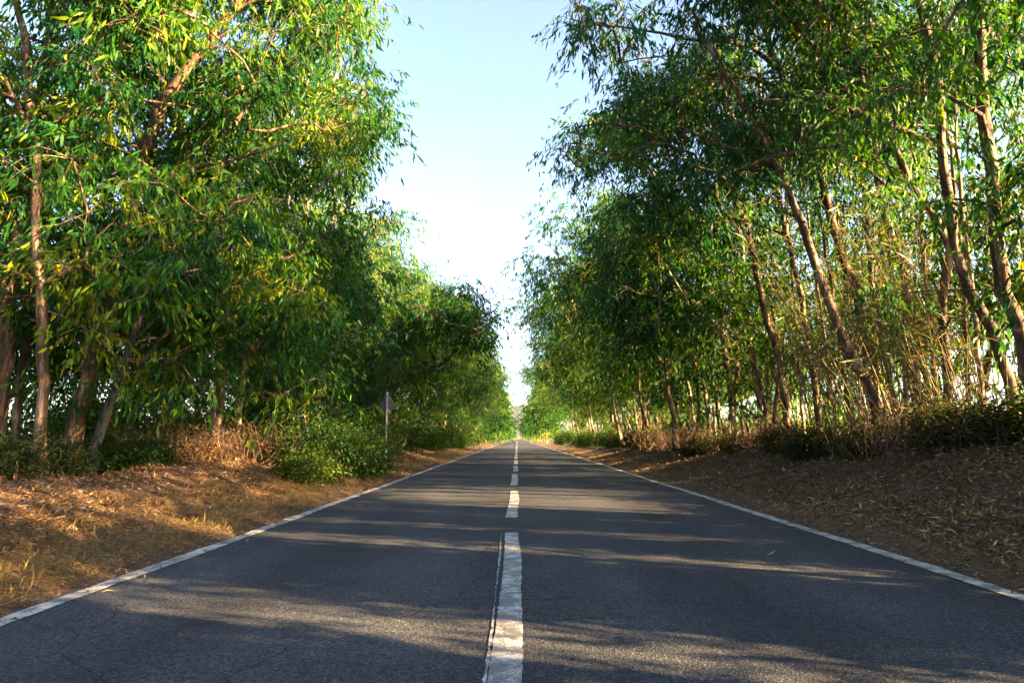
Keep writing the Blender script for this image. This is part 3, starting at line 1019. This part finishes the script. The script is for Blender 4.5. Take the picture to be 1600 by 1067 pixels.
RO = [proto('eucalyptus_tree', 1, 85 + k, '-', G_R, b, 12.0, 3.5, 98, s, per=115, lean=.05, reach=2.9, over=-2.6) for k, (b, s) in enumerate([(M_BARK_PALE, 3), (M_BARK_BROWN, 2), (M_BARK_BROWN, 3)])]
LO = [proto('eucalyptus_tree', -1, 55 + k, '-', G_L, b, 12.8, 1.3, 150, s, per=125, over=1.5) for k, (b, s) in enumerate([(M_BARK_PALE, 2), (M_BARK_BROWN, 2)])]
used = set()
rngp = np.random.default_rng(77)


def put(pr, x, y, s, label, group, rz=None):
    rz = rngp.uniform(0, 6.28) if rz is None else rz
    z = float(ground_z(x, y)) - .1
    sc = (s * rngp.uniform(.92, 1.08), s * rngp.uniform(.92, 1.08), s)
    if pr.name not in used:
        used.add(pr.name)
        pr.location, pr.rotation_euler, pr.scale = (x, y, z), (0, 0, rz), sc
        pr['label'], pr['group'] = label, group
        return pr
    return copy_tree(pr, (x, y, z), rz, sc, label, group)


# left row onwards
yl = list(np.arange(26.5, 60, 5.2)) + list(np.arange(63, 150, 7.2)) + list(np.arange(156, 420, 11.5))
for k, y in enumerate(yl):
    y += rngp.uniform(-.8, .8)
    x = -7.4 + rngp.uniform(-.6, .5) + (.5 if y > 55 else 0) + (1.4 if y > 95 else 0)
    if y < 38:
        x -= 1.0
    far = y > 95
    put(FP[rngp.integers(3)] if far else (LO[k % 2] if y > 37 else LP[rngp.integers(3)]), x, y, rngp.uniform(.9, 1.1) * (1.0 if far else 1.03),
        'roadside eucalyptus in the left row beyond the shrub, ' + ordinal(k) + ' of them going away', 'eucalyptus trees receding along the left side', None if far else rngp.uniform(-.5, .5))
# second rank on the left
for k, y in enumerate([10.5, 15, 19.5, 24, 29, 34, 39.5, 45, 51, 57]):
    put(LP[rngp.integers(3)], -12.0 + rngp.uniform(-.7, .7), y, rngp.uniform(.8, .95),
        'eucalyptus of the rear rank behind the left row, ' + ordinal(k) + ' going away', 'eucalyptus trees behind the left row')
# right row onwards
yr = list(np.arange(28.5, 60, 3.7)) + list(np.arange(62, 150, 6.4)) + list(np.arange(156, 420, 11.5))
for k, y in enumerate(yr):
    y += rngp.uniform(-.7, .7)
    x = 7.6 + rngp.uniform(-.8, .6) - (.3 if y > 55 else 0) - (2.0 if y > 95 else 0)
    far = y > 95
    pr = FR[rngp.integers(3)] if far else RO[rngp.integers(3)]
    put(pr, x, y, rngp.uniform(.9, 1.1), 'roadside eucalyptus in the right row beyond the dead brush, ' + ordinal(k) + ' of them going away',
        'eucalyptus trees receding along the right side', None if far else rngp.uniform(-.5, .5))
# second rank on the right
for k, y in enumerate([13.5, 17.5, 21.5, 25.5, 30, 35, 40, 45, 51, 57]):
    put((RP if k % 2 else RL)[rngp.integers(2)], 11.2 + rngp.uniform(-.8, .8), y, rngp.uniform(.82, .98),
        'eucalyptus of the rear rank behind the right row, ' + ordinal(k) + ' going away', 'eucalyptus trees behind the right row')
SP = [proto('young_eucalyptus', 1, 80 + k, '-', G_R, M_BARK_BROWN, 5.6, .9, 24, 2, per=95, llen=.22, lwid=.05, reach=1.5, clump_r=.7, sep=.45) for k in range(2)]
for k, (x, y) in enumerate([(6.9, 19.6), (9.4, 21), (10.2, 13.6), (9.6, 16.4), (9.8, 18.6), (8.6, 23.4), (10.6, 11.4), (6.4, 24.6), (8.8, 26.5), (6.6, 29.8), (6.2, 33.2), (8.2, 36), (6.3, 39), (6.2, 44), (6.4, 50), (6.2, 57), (6.3, 66)]):
    put(SP[k % 2], x, y, rngp.uniform(.8, 1.15), 'bushy young eucalyptus at the foot of the right row, ' + ordinal(k) + ' going away', 'young eucalyptus trees under the right row')
# the right row also runs past the camera; these shade the road
for k, (x, y) in enumerate([(7.6, 7.6), (8.3, 5.1), (7.4, 2.6), (8.2, -.2), (7.7, -3.2), (8.4, -6.4), (7.9, -10)]):
    put(RL[k % 2] if k in (1, 5) else RP[k % 3], x, y, rngp.uniform(.82, .94), 'right row eucalyptus standing beside or behind the camera, shading the road', 'eucalyptus trees beside the camera')
print('rows done')


# ------------------------------------------------------------------ undergrowth
def make_bush(name, label, group, cat, loc, rad, n, seed, leaf, bark, lsize=(.075, .034), stems=26, lod=0, droop=-.1, tone=(0, .9), lobes=9):
    rng = np.random.default_rng(seed)
    rad = np.array(rad, float)
    # uneven lobes
    lc = norm(rng.normal(size=(lobes, 3)) * [1, 1, .7]) * rng.uniform(.35, .75, (lobes, 1)) * rad
    lc[:, 2] = np.abs(lc[:, 2]) * .9 + rad[2] * .18
    lr = rng.uniform(.2, .48, lobes)
    t = Tubes()
    tips = []
    for k in range(stems):
        c = lc[k % lobes] + rng.normal(size=3) * .12 * rad
        c[2] = max(c[2], .15)
        b = np.array([rng.normal() * .12 * rad[0], rng.normal() * .12 * rad[1], -.08])
        mid = (b + c) / 2 + rng.normal(size=3) * .1 * rad
        t.add(resample([b, mid, c], .2), np.linspace(.018, .005, len(resample([b, mid, c], .2))), 4)
    which = rng.integers(0, lobes, n)
    u = norm(rng.normal(size=(n, 3))) * (rng.random((n, 1)) ** .4)
    pos = lc[which] + u * (lr[which, None] * rad)
    # break the skin up with small sprigs
    sp = rng.integers(0, max(1, n // 14), n)
    off = rng.normal(size=(n // 14 + 1, 3)) * .19 * rad.mean()
    pos = pos + off[sp]
    pos = pos[pos[:, 2] > .02]
    n = len(pos)
    d = u[:n] * .7 + rng.normal(size=(n, 3)) * .6 + [0, 0, droop]
    tn = np.clip(rng.beta(1.6, 1.7, n) * (tone[1] - tone[0]) + tone[0], 0, 1)
    v, tr, qd, ta = blades(pos, d, rng, lsize[0] * rng.uniform(.6, 1.3, n), lsize[1] * rng.uniform(.7, 1.3, n), lod, tn)
    root = link(name, None, loc=loc)
    tag(root, label, cat, group)
    link('stems', t.mesh(name + '_stems', bark), root)
    link('foliage', mesh_np(name + '_foliage', v, tr, qd, leaf, ta), root)
    return root


def gl(x, y, dz=0):
    return (x, y, float(ground_z(x, y)) + dz)


# the big roadside shrub in front of the sign
make_bush('roadside_shrub', 'large rounded green shrub at the left road edge in front of the sign', None, 'shrub', gl(-4.4, 17.3, -.05), (1.75, 1.7, .98), 17000, 91, M_SHRUB, M_BARK_BROWN, (.10, .032), 80, lobes=26, tone=(0, .42))  # low tone range paints the shrub as standing in shade
make_bush('roadside_shrub', 'low yellow green shrub at the foot of the large roadside shrub', None, 'shrub', gl(-4.35, 14.9, -.05), (.75, .8, .6), 5000, 92, M_SHRUB, M_BARK_BROWN, (.085, .036), 20, tone=(.25, 1))
make_bush('roadside_shrub', 'small green shrub on the left bank under the near trees', None, 'shrub', gl(-7.3, 13.2, -.05), (.7, .6, .75), 5200, 93, M_SHRUB, M_BARK_BROWN, (.085, .036), 20, tone=(0, .6))
make_bush('roadside_shrub', 'low dark shrub on the left bank before the dry brush', None, 'shrub', gl(-8.0, 11.6, -.05), (.8, .7, .55), 4200, 94, M_SHRUB, M_BARK_BROWN, (.085, .036), 20, tone=(0, .5))
b1 = make_bush('roadside_shrub', 'leafy shrub on the left bank right of the dry brush', None, 'shrub', gl(-6.4, 18.4, -.05), (.9, .9, 1.0), 6500, 95, M_SHRUB, M_BARK_BROWN, (.09, .038), 20)
make_bush('roadside_shrub', 'straggly green shrub at the foot of the straight pale trunk, left edge', None, 'shrub', gl(-7.05, 9.5, -.05), (.85, .6, .75), 3600, 98, M_BRAMBLE, M_DEADWOOD, (.09, .02), 60, tone=(0, .8))
make_bush('roadside_shrub', 'straggly shrub in front of the big leaning tree on the left bank', None, 'shrub', gl(-7.4, 11.1, -.05), (.8, .6, .7), 3400, 99, M_BRAMBLE, M_DEADWOOD, (.09, .02), 60, tone=(0, .8))
G_UL, G_UR = 'shrubs under the left row', 'shrubs under the right row'
ul = [(-6.0, 22.5, 1.2), (-6.6, 26, 1.1), (-5.7, 29.5, 1.0), (-5.7, 18.9, 1.45), (-5.9, 36, 1.3), (-5.6, 41, 1.2), (-5.8, 46.5, 1.3), (-5.6, 53, 1.4), (-5.7, 60, 1.5), (-5.8, 69, 1.6), (-5.7, 79, 1.6), (-5.8, 90, 1.7)]
for k, (x, y, s) in enumerate(ul):
    copy_tree(b1, gl(x, y, -.05), k * 1.9, (s, s, s * (1 + .2 * (k % 3))), 'shrub under the left row beyond the large shrub, ' + ordinal(k) + ' going away', G_UL)
b2 = make_bush('bank_shrub', 'dark bramble mound crowning the right bank nearest the right edge', G_UR, 'shrub', gl(7.0, 10.4, -.1), (1.1, 1.1, .8), 9500, 96, M_BRAMBLE, M_DEADWOOD, (.12, .022), 70, tone=(0, 1))
ur = [(6.7, 12.3, .9, 'dark bramble mound at the foot of the reed clump'), (6.5, 14.4, .8, 'dark bramble mound under the yellow lit leaning trunk'), (6.3, 16.6, .75, 'bramble mound right of the red brown leaning trunk')]
for k, (x, y, s, lab) in enumerate(ur):
    copy_tree(b2, gl(x, y, -.1), k * 2.1, (s * 1.1, s * 1.1, s), lab, G_UR)
b3 = make_bush('bank_shrub', 'sunlit yellow green shrub standing behind the right row', G_UR, 'shrub', gl(12.6, 19.5, -.1), (1.5, 1.5, 1.25), 9000, 97, M_SHRUB, M_DEADWOOD, (.11, .045), 30, tone=(.3, 1))
for k, (x, y, s) in enumerate([(13.6, 22.5, 1.3), (12.7, 25, 1.5), (13.4, 28, 1.3), (13.2, 31, 1.5), (12.8, 34, 1.4), (13.4, 37.5, 1.6), (13, 41, 1.4), (13, 45, 1.7), (13, 50, 1.6), (13, 55, 1.7), (13, 61, 1.8), (12.9, 16.6, 1.2), (13.6, 14.0, 1.3), (12.6, 11.6, 1.2)]):
    copy_tree(b3, gl(x, y, -.1), k * 1.3, (s * 1.1, s * 1.1, s * (1.15 if y < 24 else .85)), 'sunlit shrub behind the right row, ' + ordinal(k + 1) + ' going away', G_UR)
for k, (x, y, s) in enumerate([(-10.6, 9.4, 1.3), (-11.4, 12.6, 1.5), (-10.4, 15.6, 1.4), (-10.8, 18.8, 1.6), (-10.4, 22.4, 1.6), (-10.6, 26.4, 1.7), (-10.4, 30.5, 1.7), (-10.6, 35, 1.8), (-10.4, 40, 1.9), (-10.5, 46, 1.9)]):
    copy_tree(b1, gl(x, y, -.1), k * 1.1, (s * 1.4, s * 1.4, s * 1.25), 'shrub behind the trunks of the left row, ' + ordinal(k) + ' going away', 'shrubs behind the left row')
ur2 = [(6.2, 19.2, .6), (6.0, 22.4, .65), (6.3, 25.5, .8), (6.0, 29.5, .9), (6.2, 33.5, 1.0), (6.0, 38, 1.1), (6.2, 43, 1.2), (6.1, 49, 1.2), (6.1, 56, 1.4), (6.2, 64, 1.5), (6.2, 73, 1.6), (6.2, 83, 1.7), (6.2, 94, 1.8)]
for k, (x, y, s) in enumerate(ur2):
    copy_tree(b1 if k > 5 else b2, gl(x, y, -.1), k * 2.3, (s, s, s), 'shrub at the foot of the right row beyond the brambles, ' + ordinal(k) + ' going away', G_UR)


shade_shrub = make_bush('bank_shrub', '-', 'unseen shade shrubs added beside the camera', 'shrub', gl(8, -.6, -.1), (.62, .62, 2.7), 9000, 89, M_SHRUB, M_DEADWOOD, (.11, .05), 30, tone=(0, .6), lobes=16)  # unseen shrubs added to block the sun; gaps between them streak the road
for k, (y0, y1, h) in enumerate([(-1.3, .25, 1.0), (-2.8, -1.1, 1.1), (-4.6, -2.9, 1.0), (-6.4, -4.7, 1.1), (.75, 2.0, 1.05), (1.9, 3.3, 1.0), (3.5, 4.6, 1.05), (4.85, 6.0, 1.1), (6.25, 7.3, .85), (-.2, 1.2, .33), (3.0, 4.2, .42), (4.4, 5.6, .4), (6.6, 7.9, .42), (7.7, 9.0, .42), (8.8, 10.2, .42)]):
    args = (gl(8 + .3 * math.sin(k * 2.2), (y0 + y1) / 2, -.1), k * 1.57, ((y1 - y0) / 1.25, (y1 - y0) / 1.25, h * (1.3 if h > .6 else 1)), 'unseen shrub added on the right bank to shape the road shade', 'unseen shade shrubs added beside the camera')
    if k:
        copy_tree(shade_shrub, *args)
    else:
        shade_shrub.location, shade_shrub.rotation_euler, shade_shrub.scale, shade_shrub['label'] = args[0], (0, 0, 0), args[2], args[3]


# dry brush: tangles of dead twigs
def make_brush(label, group, loc, rad, n, seed):
    rng = np.random.default_rng(seed)
    t = Tubes()
    for k in range(n):
        a = rng.uniform(0, 6.28)
        b = np.array([rng.normal() * rad[0] * .5, rng.normal() * rad[1] * .5, -.05])
        h = rad[2] * rng.uniform(.4, 1.1)
        out = np.array([math.cos(a), math.sin(a), 0]) * rng.uniform(.15, .8) * np.array([rad[0], rad[1], 0])
        pts = [b, b + out * .35 + [0, 0, h * .6], b + out * .8 + [0, 0, h], b + out * 1.25 + [0, 0, h * rng.uniform(.4, 1.0)]]
        pts = np.array(pts) + rng.normal(size=(4, 3)) * .06
        s = resample(pts, .22)
        t.add(s, np.linspace(rng.uniform(.005, .012), .002, len(s)), 3, cap=False)
    root = link('dry_brush', None, loc=loc)
    tag(root, label, 'brush', group)
    link('twigs', t.mesh('dry_brush_twigs', M_DEADWOOD), root)
    m = n * 14
    pos = rng.normal(size=(m, 3)) * np.array(rad) * [.45, .45, .3]
    pos[:, 2] = np.abs(pos[:, 2]) * 1.2 + .03
    v, tr, qd, ta = blades(pos, rng.normal(size=(m, 3)) + [0, 0, -.5], rng, rng.uniform(.06, .16, m), rng.uniform(.012, .026, m), 0, rng.random(m) * .7)
    link('leaves', mesh_np('dry_brush_leaves', v, tr, qd, M_DRYLEAF, ta), root)
    return root


G_B = 'tangles of dry brush under the trees'
br = make_brush('tangle of dry brown twigs on the left bank left of the shrubs', G_B, gl(-7.0, 14.6), (1.3, 1.0, 1.0), 130, 101)
for k, (x, y, s, rz, lab) in enumerate([
        (-6.9, 17.0, 1.0, 1.2, 'dry brush at the foot of the pair of pale trunks'),
        (-5.4, 21.0, .9, 2.3, 'dry brush just beyond the large roadside shrub'),
        (-5.6, 25.2, .9, 3.1, 'dry brush on the left bank behind the sign post'),
        (6.2, 24.0, 1.1, .7, 'dead brown brush under the right row by the fallen branch'),
        (6.6, 18.2, .8, 1.7, 'dead twigs at the foot of the red brown leaning trunk'),
        (6.6, 11.2, .9, .9, 'dead twigs on the bramble mound nearest the right edge'),
        (6.1, 28.5, 1.1, 4.1, 'dead brush under the right row beyond the fallen branch')]):
    copy_tree(br, gl(x, y), rz, (s, s, s), lab, G_B)


# giant reed clump on the right
def make_reeds(label, loc, n, seed, rad, h0=4.6):
    rng = np.random.default_rng(seed)
    t = Tubes()
    pos, dr, ln = [], [], []
    for k in range(n):
        b = np.array([rng.normal() * rad[0], rng.normal() * rad[1], -.1])
        h = h0 * rng.uniform(.55, 1.1)
        le = np.array([-.22 + rng.normal() * .14, rng.normal() * .12, 1.0])
        p = [b, b + le * h * .5, b + le * h + np.array([rng.normal() * .15 - .1, rng.normal() * .15, -.1])]
        s = resample(p, .5)
        t.add(s, np.linspace(.013, .004, len(s)), 4, cap=False)
        m = rng.integers(10, 22)
        tt = rng.uniform(.3, 1, m)
        q = np.stack([np.interp(tt, np.linspace(0, 1, len(s)), s[:, c]) for c in range(3)], -1)
        pos.append(q)
        dr.append(rng.normal(size=(m, 3)) * [.8, .8, .3] + [0, 0, .25])
        ln.append(rng.uniform(.25, .55, m))
    pos, dr, ln = np.concatenate(pos), np.concatenate(dr), np.concatenate(ln)
    N = len(pos)
    v, tr, qd, ta = blades(pos, dr, rng, ln, rng.uniform(.016, .030, N), 1, rng.random(N), bend=.3)
    root = link('giant_reed', None, loc=loc)
    tag(root, label, 'reeds')
    o = link('canes', t.mesh('giant_reed_canes', M_REEDCANE), root)
    o['kind'] = 'stuff'
    link('leaves', mesh_np('giant_reed_leaves', v, tr, qd, M_REED, ta), root)
    return root


M_REEDCANE = bark_mat('reed_cane', [(.34, (.05, .03, .01)), (.5, (.13, .085, .03)), (.7, (.23, .165, .07))], 2.0)
make_reeds('tall clump of thin yellowish reeds between the trunks on the right bank', gl(7.6, 12.4), 90, 111, (.9, .7))
make_reeds('thinner reed clump left of the tall one, behind the leaning trunks', gl(7.6, 15.6), 60, 112, (.8, .7), 4.0)


# ------------------------------------------------------------------ leaf litter and dry grass
def scatter(name, label, cat, n, xr, yr_, seed, mat, size, wid, up, dens=None, lod=0, tone=(0, 1), dz=.015, kind='stuff'):
    rng = np.random.default_rng(seed)
    y = yr_[0] + (yr_[1] - yr_[0]) * rng.random(n) ** 1.7
    x = xr[0] + (xr[1] - xr[0]) * rng.random(n)
    if dens is not None:
        k = rng.random(n) < dens(x, y)
        x, y = x[k], y[k]
    n = len(x)
    pos = np.stack([x, y, np.where((x > ROAD_L + .03) & (x < ROAD_R - .03), .016, ground_z(x, y)) + dz * rng.random(n)], -1)
    d = rng.normal(size=(n, 3)) * [1, 1, up[1]] + [0, 0, up[0]]
    tn = np.clip(rng.beta(1.5, 1.5, n) * (tone[1] - tone[0]) + tone[0], 0, 1)
    nr = rng.normal(size=(n, 3)) * .35 + [0, 0, 1] if up[0] < .3 else None
    v, tr, qd, ta = blades(pos, d, rng, rng.uniform(*size, n), rng.uniform(*wid, n), lod, tn, bend=.35, nrm=nr)
    o = link(name, mesh_np(name, v, tr, qd, mat, ta))
    return tag(o, label, cat, kind=kind)


scatter('leaf_litter', 'brown fallen eucalyptus leaves covering the left bank', 'leaf litter', 95000, (-10, -4.0), (4.5, 42), 121, M_DRYLEAF, (.05, .125), (.013, .026), (.02, .3),
        lambda x, y: np.clip((-3.9 - x) / .9, .05, 1) * np.clip(.62 + .6 * wob(x * 1.9, y * 1.6), .12, 1), lod=0, tone=(.05, 1), dz=.05)
scatter('leaf_litter', 'brown fallen eucalyptus leaves covering the right bank', 'leaf litter', 115000, (3.72, 8.6), (4.0, 38), 122, M_DRYLEAF, (.06, .14), (.013, .028), (.02, .3),
        lambda x, y: np.clip((x - 3.8) / .5, .15, 1) * np.clip(.8 + .5 * wob(x * 1.9, y * 1.6), .35, 1), lod=0, tone=(.08, 1.0), dz=.05)
scatter('leaf_litter', 'stray leaves and straw blown onto the left asphalt edge', 'leaf litter', 2600, (-3.3, -2.55), (3.0, 40), 126, M_DRYLEAF, (.03, .11), (.008, .02), (.02, .12),
        lambda x, y: np.clip((-2.6 - x) / .6, 0, 1) ** 2, tone=(0, 1), dz=.006)
scatter('leaf_litter', 'stray leaves and straw blown onto the right asphalt edge', 'leaf litter', 3000, (2.95, 3.75), (3.0, 40), 127, M_DRYLEAF, (.03, .11), (.008, .02), (.02, .12),
        lambda x, y: np.clip((x - 2.95) / .65, 0, 1) ** 2, tone=(0, 1), dz=.006)
tuft = lambda x, y: np.clip(.55 + .6 * wob(x * 2.3, y * 2.1), .04, 1)
scatter('dry_grass', 'yellow dry grass along the left road edge', 'grass', 60000, (-5.0, -3.12), (3.6, 60), 123, M_STRAW, (.03, .13), (.004, .008), (.6, .5),
        lambda x, y: tuft(x, y) * np.clip((x + 5.2) / .8, 0, 1) * np.clip((-3.05 - x) / .45, .08, 1))
scatter('dry_grass', 'sparse dry grass along the right road edge', 'grass', 42000, (3.62, 5.3), (3.6, 60), 124, M_STRAW, (.04, .14), (.004, .009), (.6, .45),
        lambda x, y: tuft(x, y) * np.clip((5.4 - x) / 1.2, 0, 1) * np.clip((x - 3.6) / .35, .1, 1), tone=(0, .95))
scatter('dry_grass', 'matted straw lying on the left verge', 'grass', 40000, (-5.2, -3.2), (3.6, 40), 125, M_STRAW, (.06, .2), (.003, .008), (.05, .25),
        lambda x, y: np.clip((x + 5.4) / .8, 0, 1) * np.clip((-3.1 - x) / .4, .1, 1), dz=.05)


# ------------------------------------------------------------------ road sign seen from behind
def prism(tri, y0, y1):
    tri = np.array(tri, float)
    n = len(tri)
    V = np.concatenate([np.stack([tri[:, 0], np.full(n, y0), tri[:, 1]], -1), np.stack([tri[:, 0], np.full(n, y1), tri[:, 1]], -1)])
    faces = [list(range(n)), list(range(2 * n - 1, n - 1, -1))] + [[k, k + n, (k + 1) % n + n, (k + 1) % n] for k in range(n)]
    return V, faces


def poly_obj(name, V, faces, mat, parent):
    me = bpy.data.meshes.new(name)
    me.from_pydata([tuple(v) for v in V], [], faces)
    me.materials.append(mat)
    me.update()
    return link(name, me, parent)


def rounded_tri(side, r, seg=5):
    h = side * math.sqrt(3) / 2
    c = [(-side / 2, 0), (side / 2, 0), (0, h)]
    out = []
    g = (0, h / 3)
    for k, (x, z) in enumerate(c):
        dx, dz = g[0] - x, g[1] - z
        L = math.hypot(dx, dz)
        cx, cz = x + dx / L * 2 * r, z + dz / L * 2 * r
        a0 = math.atan2(-dz, -dx)
        for s in np.linspace(-R(60), R(60), seg):
            out.append((cx + r * math.cos(a0 + s), cz + r * math.sin(a0 + s)))
    return out


ps = at(603, 680, 20.0)
sx, sy = ps[0], 20.0
zb = at(603, 639, 20.0)[2]
gz = float(ground_z(sx, sy))
sign = link('road_sign', None, loc=(sx, sy, gz))
sign.rotation_euler = (0, 0, R(-7))
tag(sign, 'triangular road sign on a thin post seen from its grey back', 'road sign')
tp = Tubes()
tp.add([(0, 0, -.3), (0, 0, zb - gz + .5)], .03, 12)
link('post', tp.mesh('sign_post', M_GALV), sign)
tri = rounded_tri(.60, .035)
V, Fc = prism([(x, z + zb - gz) for x, z in tri], .035, .050)
plate = poly_obj('back_plate', V, Fc, M_SIGNBACK, sign)
V, Fc = prism([(x, z + zb - gz) for x, z in tri], .0502, .053)
poly_obj('red_border', V, Fc, M_SIGNRED, sign)
V, Fc = prism([(x * .74, (z - .2) * .74 + .2 + zb - gz) for x, z in tri], .0532, .055)
poly_obj('face_panel', V, Fc, M_SIGNFACE, sign)
V, Fc = prism([(x * 1.02, (z - .17) * 1.02 + .17 + zb - gz) for x, z in tri], .040, .0495)
poly_obj('rim', V, Fc, M_GALV, sign)
for dz in (.1, .34):
    tb_ = Tubes()
    tb_.add([(-.10, .022, zb - gz + dz), (.10, .022, zb - gz + dz)], .014, 6)
    link('bracket', tb_.mesh('sign_bracket', M_GALV), sign)

# ------------------------------------------------------------------ fallen branch, loose leaves on the road
tb_ = Tubes()
f0 = at(1025, 716, 26.0)
p = [np.array([0, 0, .08]), np.array([.6, .1, .10]), np.array([1.3, .05, .16]), np.array([1.75, .2, .26])]
tb_.add(resample(p, .2), np.linspace(.035, .085, len(resample(p, .2))), 8)
tb_.add(resample([p[1], p[1] + [-.1, .1, .3], p[1] + [-.3, .1, .5]], .15), .012, 5)
fb = link('fallen_branch', tb_.mesh('fallen_branch', M_DEADWOOD), None, gl(4.7, 23.0, -.03))
tag(fb, 'pale fallen branch lying on the litter at the right road side', 'branch')
rng = np.random.default_rng(131)
spots = [at(1130, 862, 6.0), at(1175, 868, 6.0), at(1160, 875, 5.7)]
lab = ['upper', 'lower', 'middle']
for k, (x, y) in enumerate([(1.83, 6.35), (2.18, 6.2), (2.0, 5.95)]):
    v, tr, qd, ta = blades(np.array([[0, 0, 0.0]]), np.array([[1.0, .2, .03]]), rng, np.array([.13]), np.array([.024]), 1, np.array([.9]), bend=.2, nrm=np.array([[0, .1, 1.0]]))
    o = link('fallen_leaf', mesh_np('fallen_leaf', v, tr, qd, M_DRYLEAF, ta), None, (x, y, .022))
    o.rotation_euler = (0, 0, .3 * k)
    tag(o, ['single dry leaf on the asphalt of the right lane, farthest of three', 'single dry leaf on the asphalt of the right lane, rightmost of three',
            'single dry leaf on the asphalt of the right lane, nearest of three'][k], 'leaf', 'dry leaves lying on the right lane')
# ------------------------------------------------------------------ the hazy air
HZ = bpy.data.meshes.new('haze')
a, b, c, d, e, f = -4000, 4000, -120, 7600, -5, 330
HZ.from_pydata([(x, y, z) for z in (e, f) for y in (c, d) for x in (a, b)], [], [(0, 2, 3, 1), (4, 5, 7, 6), (0, 1, 5, 4), (2, 6, 7, 3), (0, 4, 6, 2), (1, 3, 7, 5)])
M_HAZE = bpy.data.materials.new('hazy_air')
M_HAZE.use_nodes = True
hn = M_HAZE.node_tree
hn.nodes.remove(hn.nodes['Principled BSDF'])
pv = hn.nodes.new('ShaderNodeVolumePrincipled')
pv.inputs['Color'].default_value = (.62, .80, 1.0, 1)
pv.inputs['Density'].default_value = 1.6e-5
pv.inputs['Anisotropy'].default_value = 0.0
hn.links.new(pv.outputs[0], hn.nodes['Material Output'].inputs['Volume'])
HZ.materials.append(M_HAZE)
tag(link('haze', HZ), 'thin bluish air veiling the far hill', 'haze', kind='stuff')

tris = 0
for me in bpy.data.meshes:
    tris += sum(1 for _ in ()) + (len(me.loops) - 2 * len(me.polygons))
print('TRIANGLES', tris)
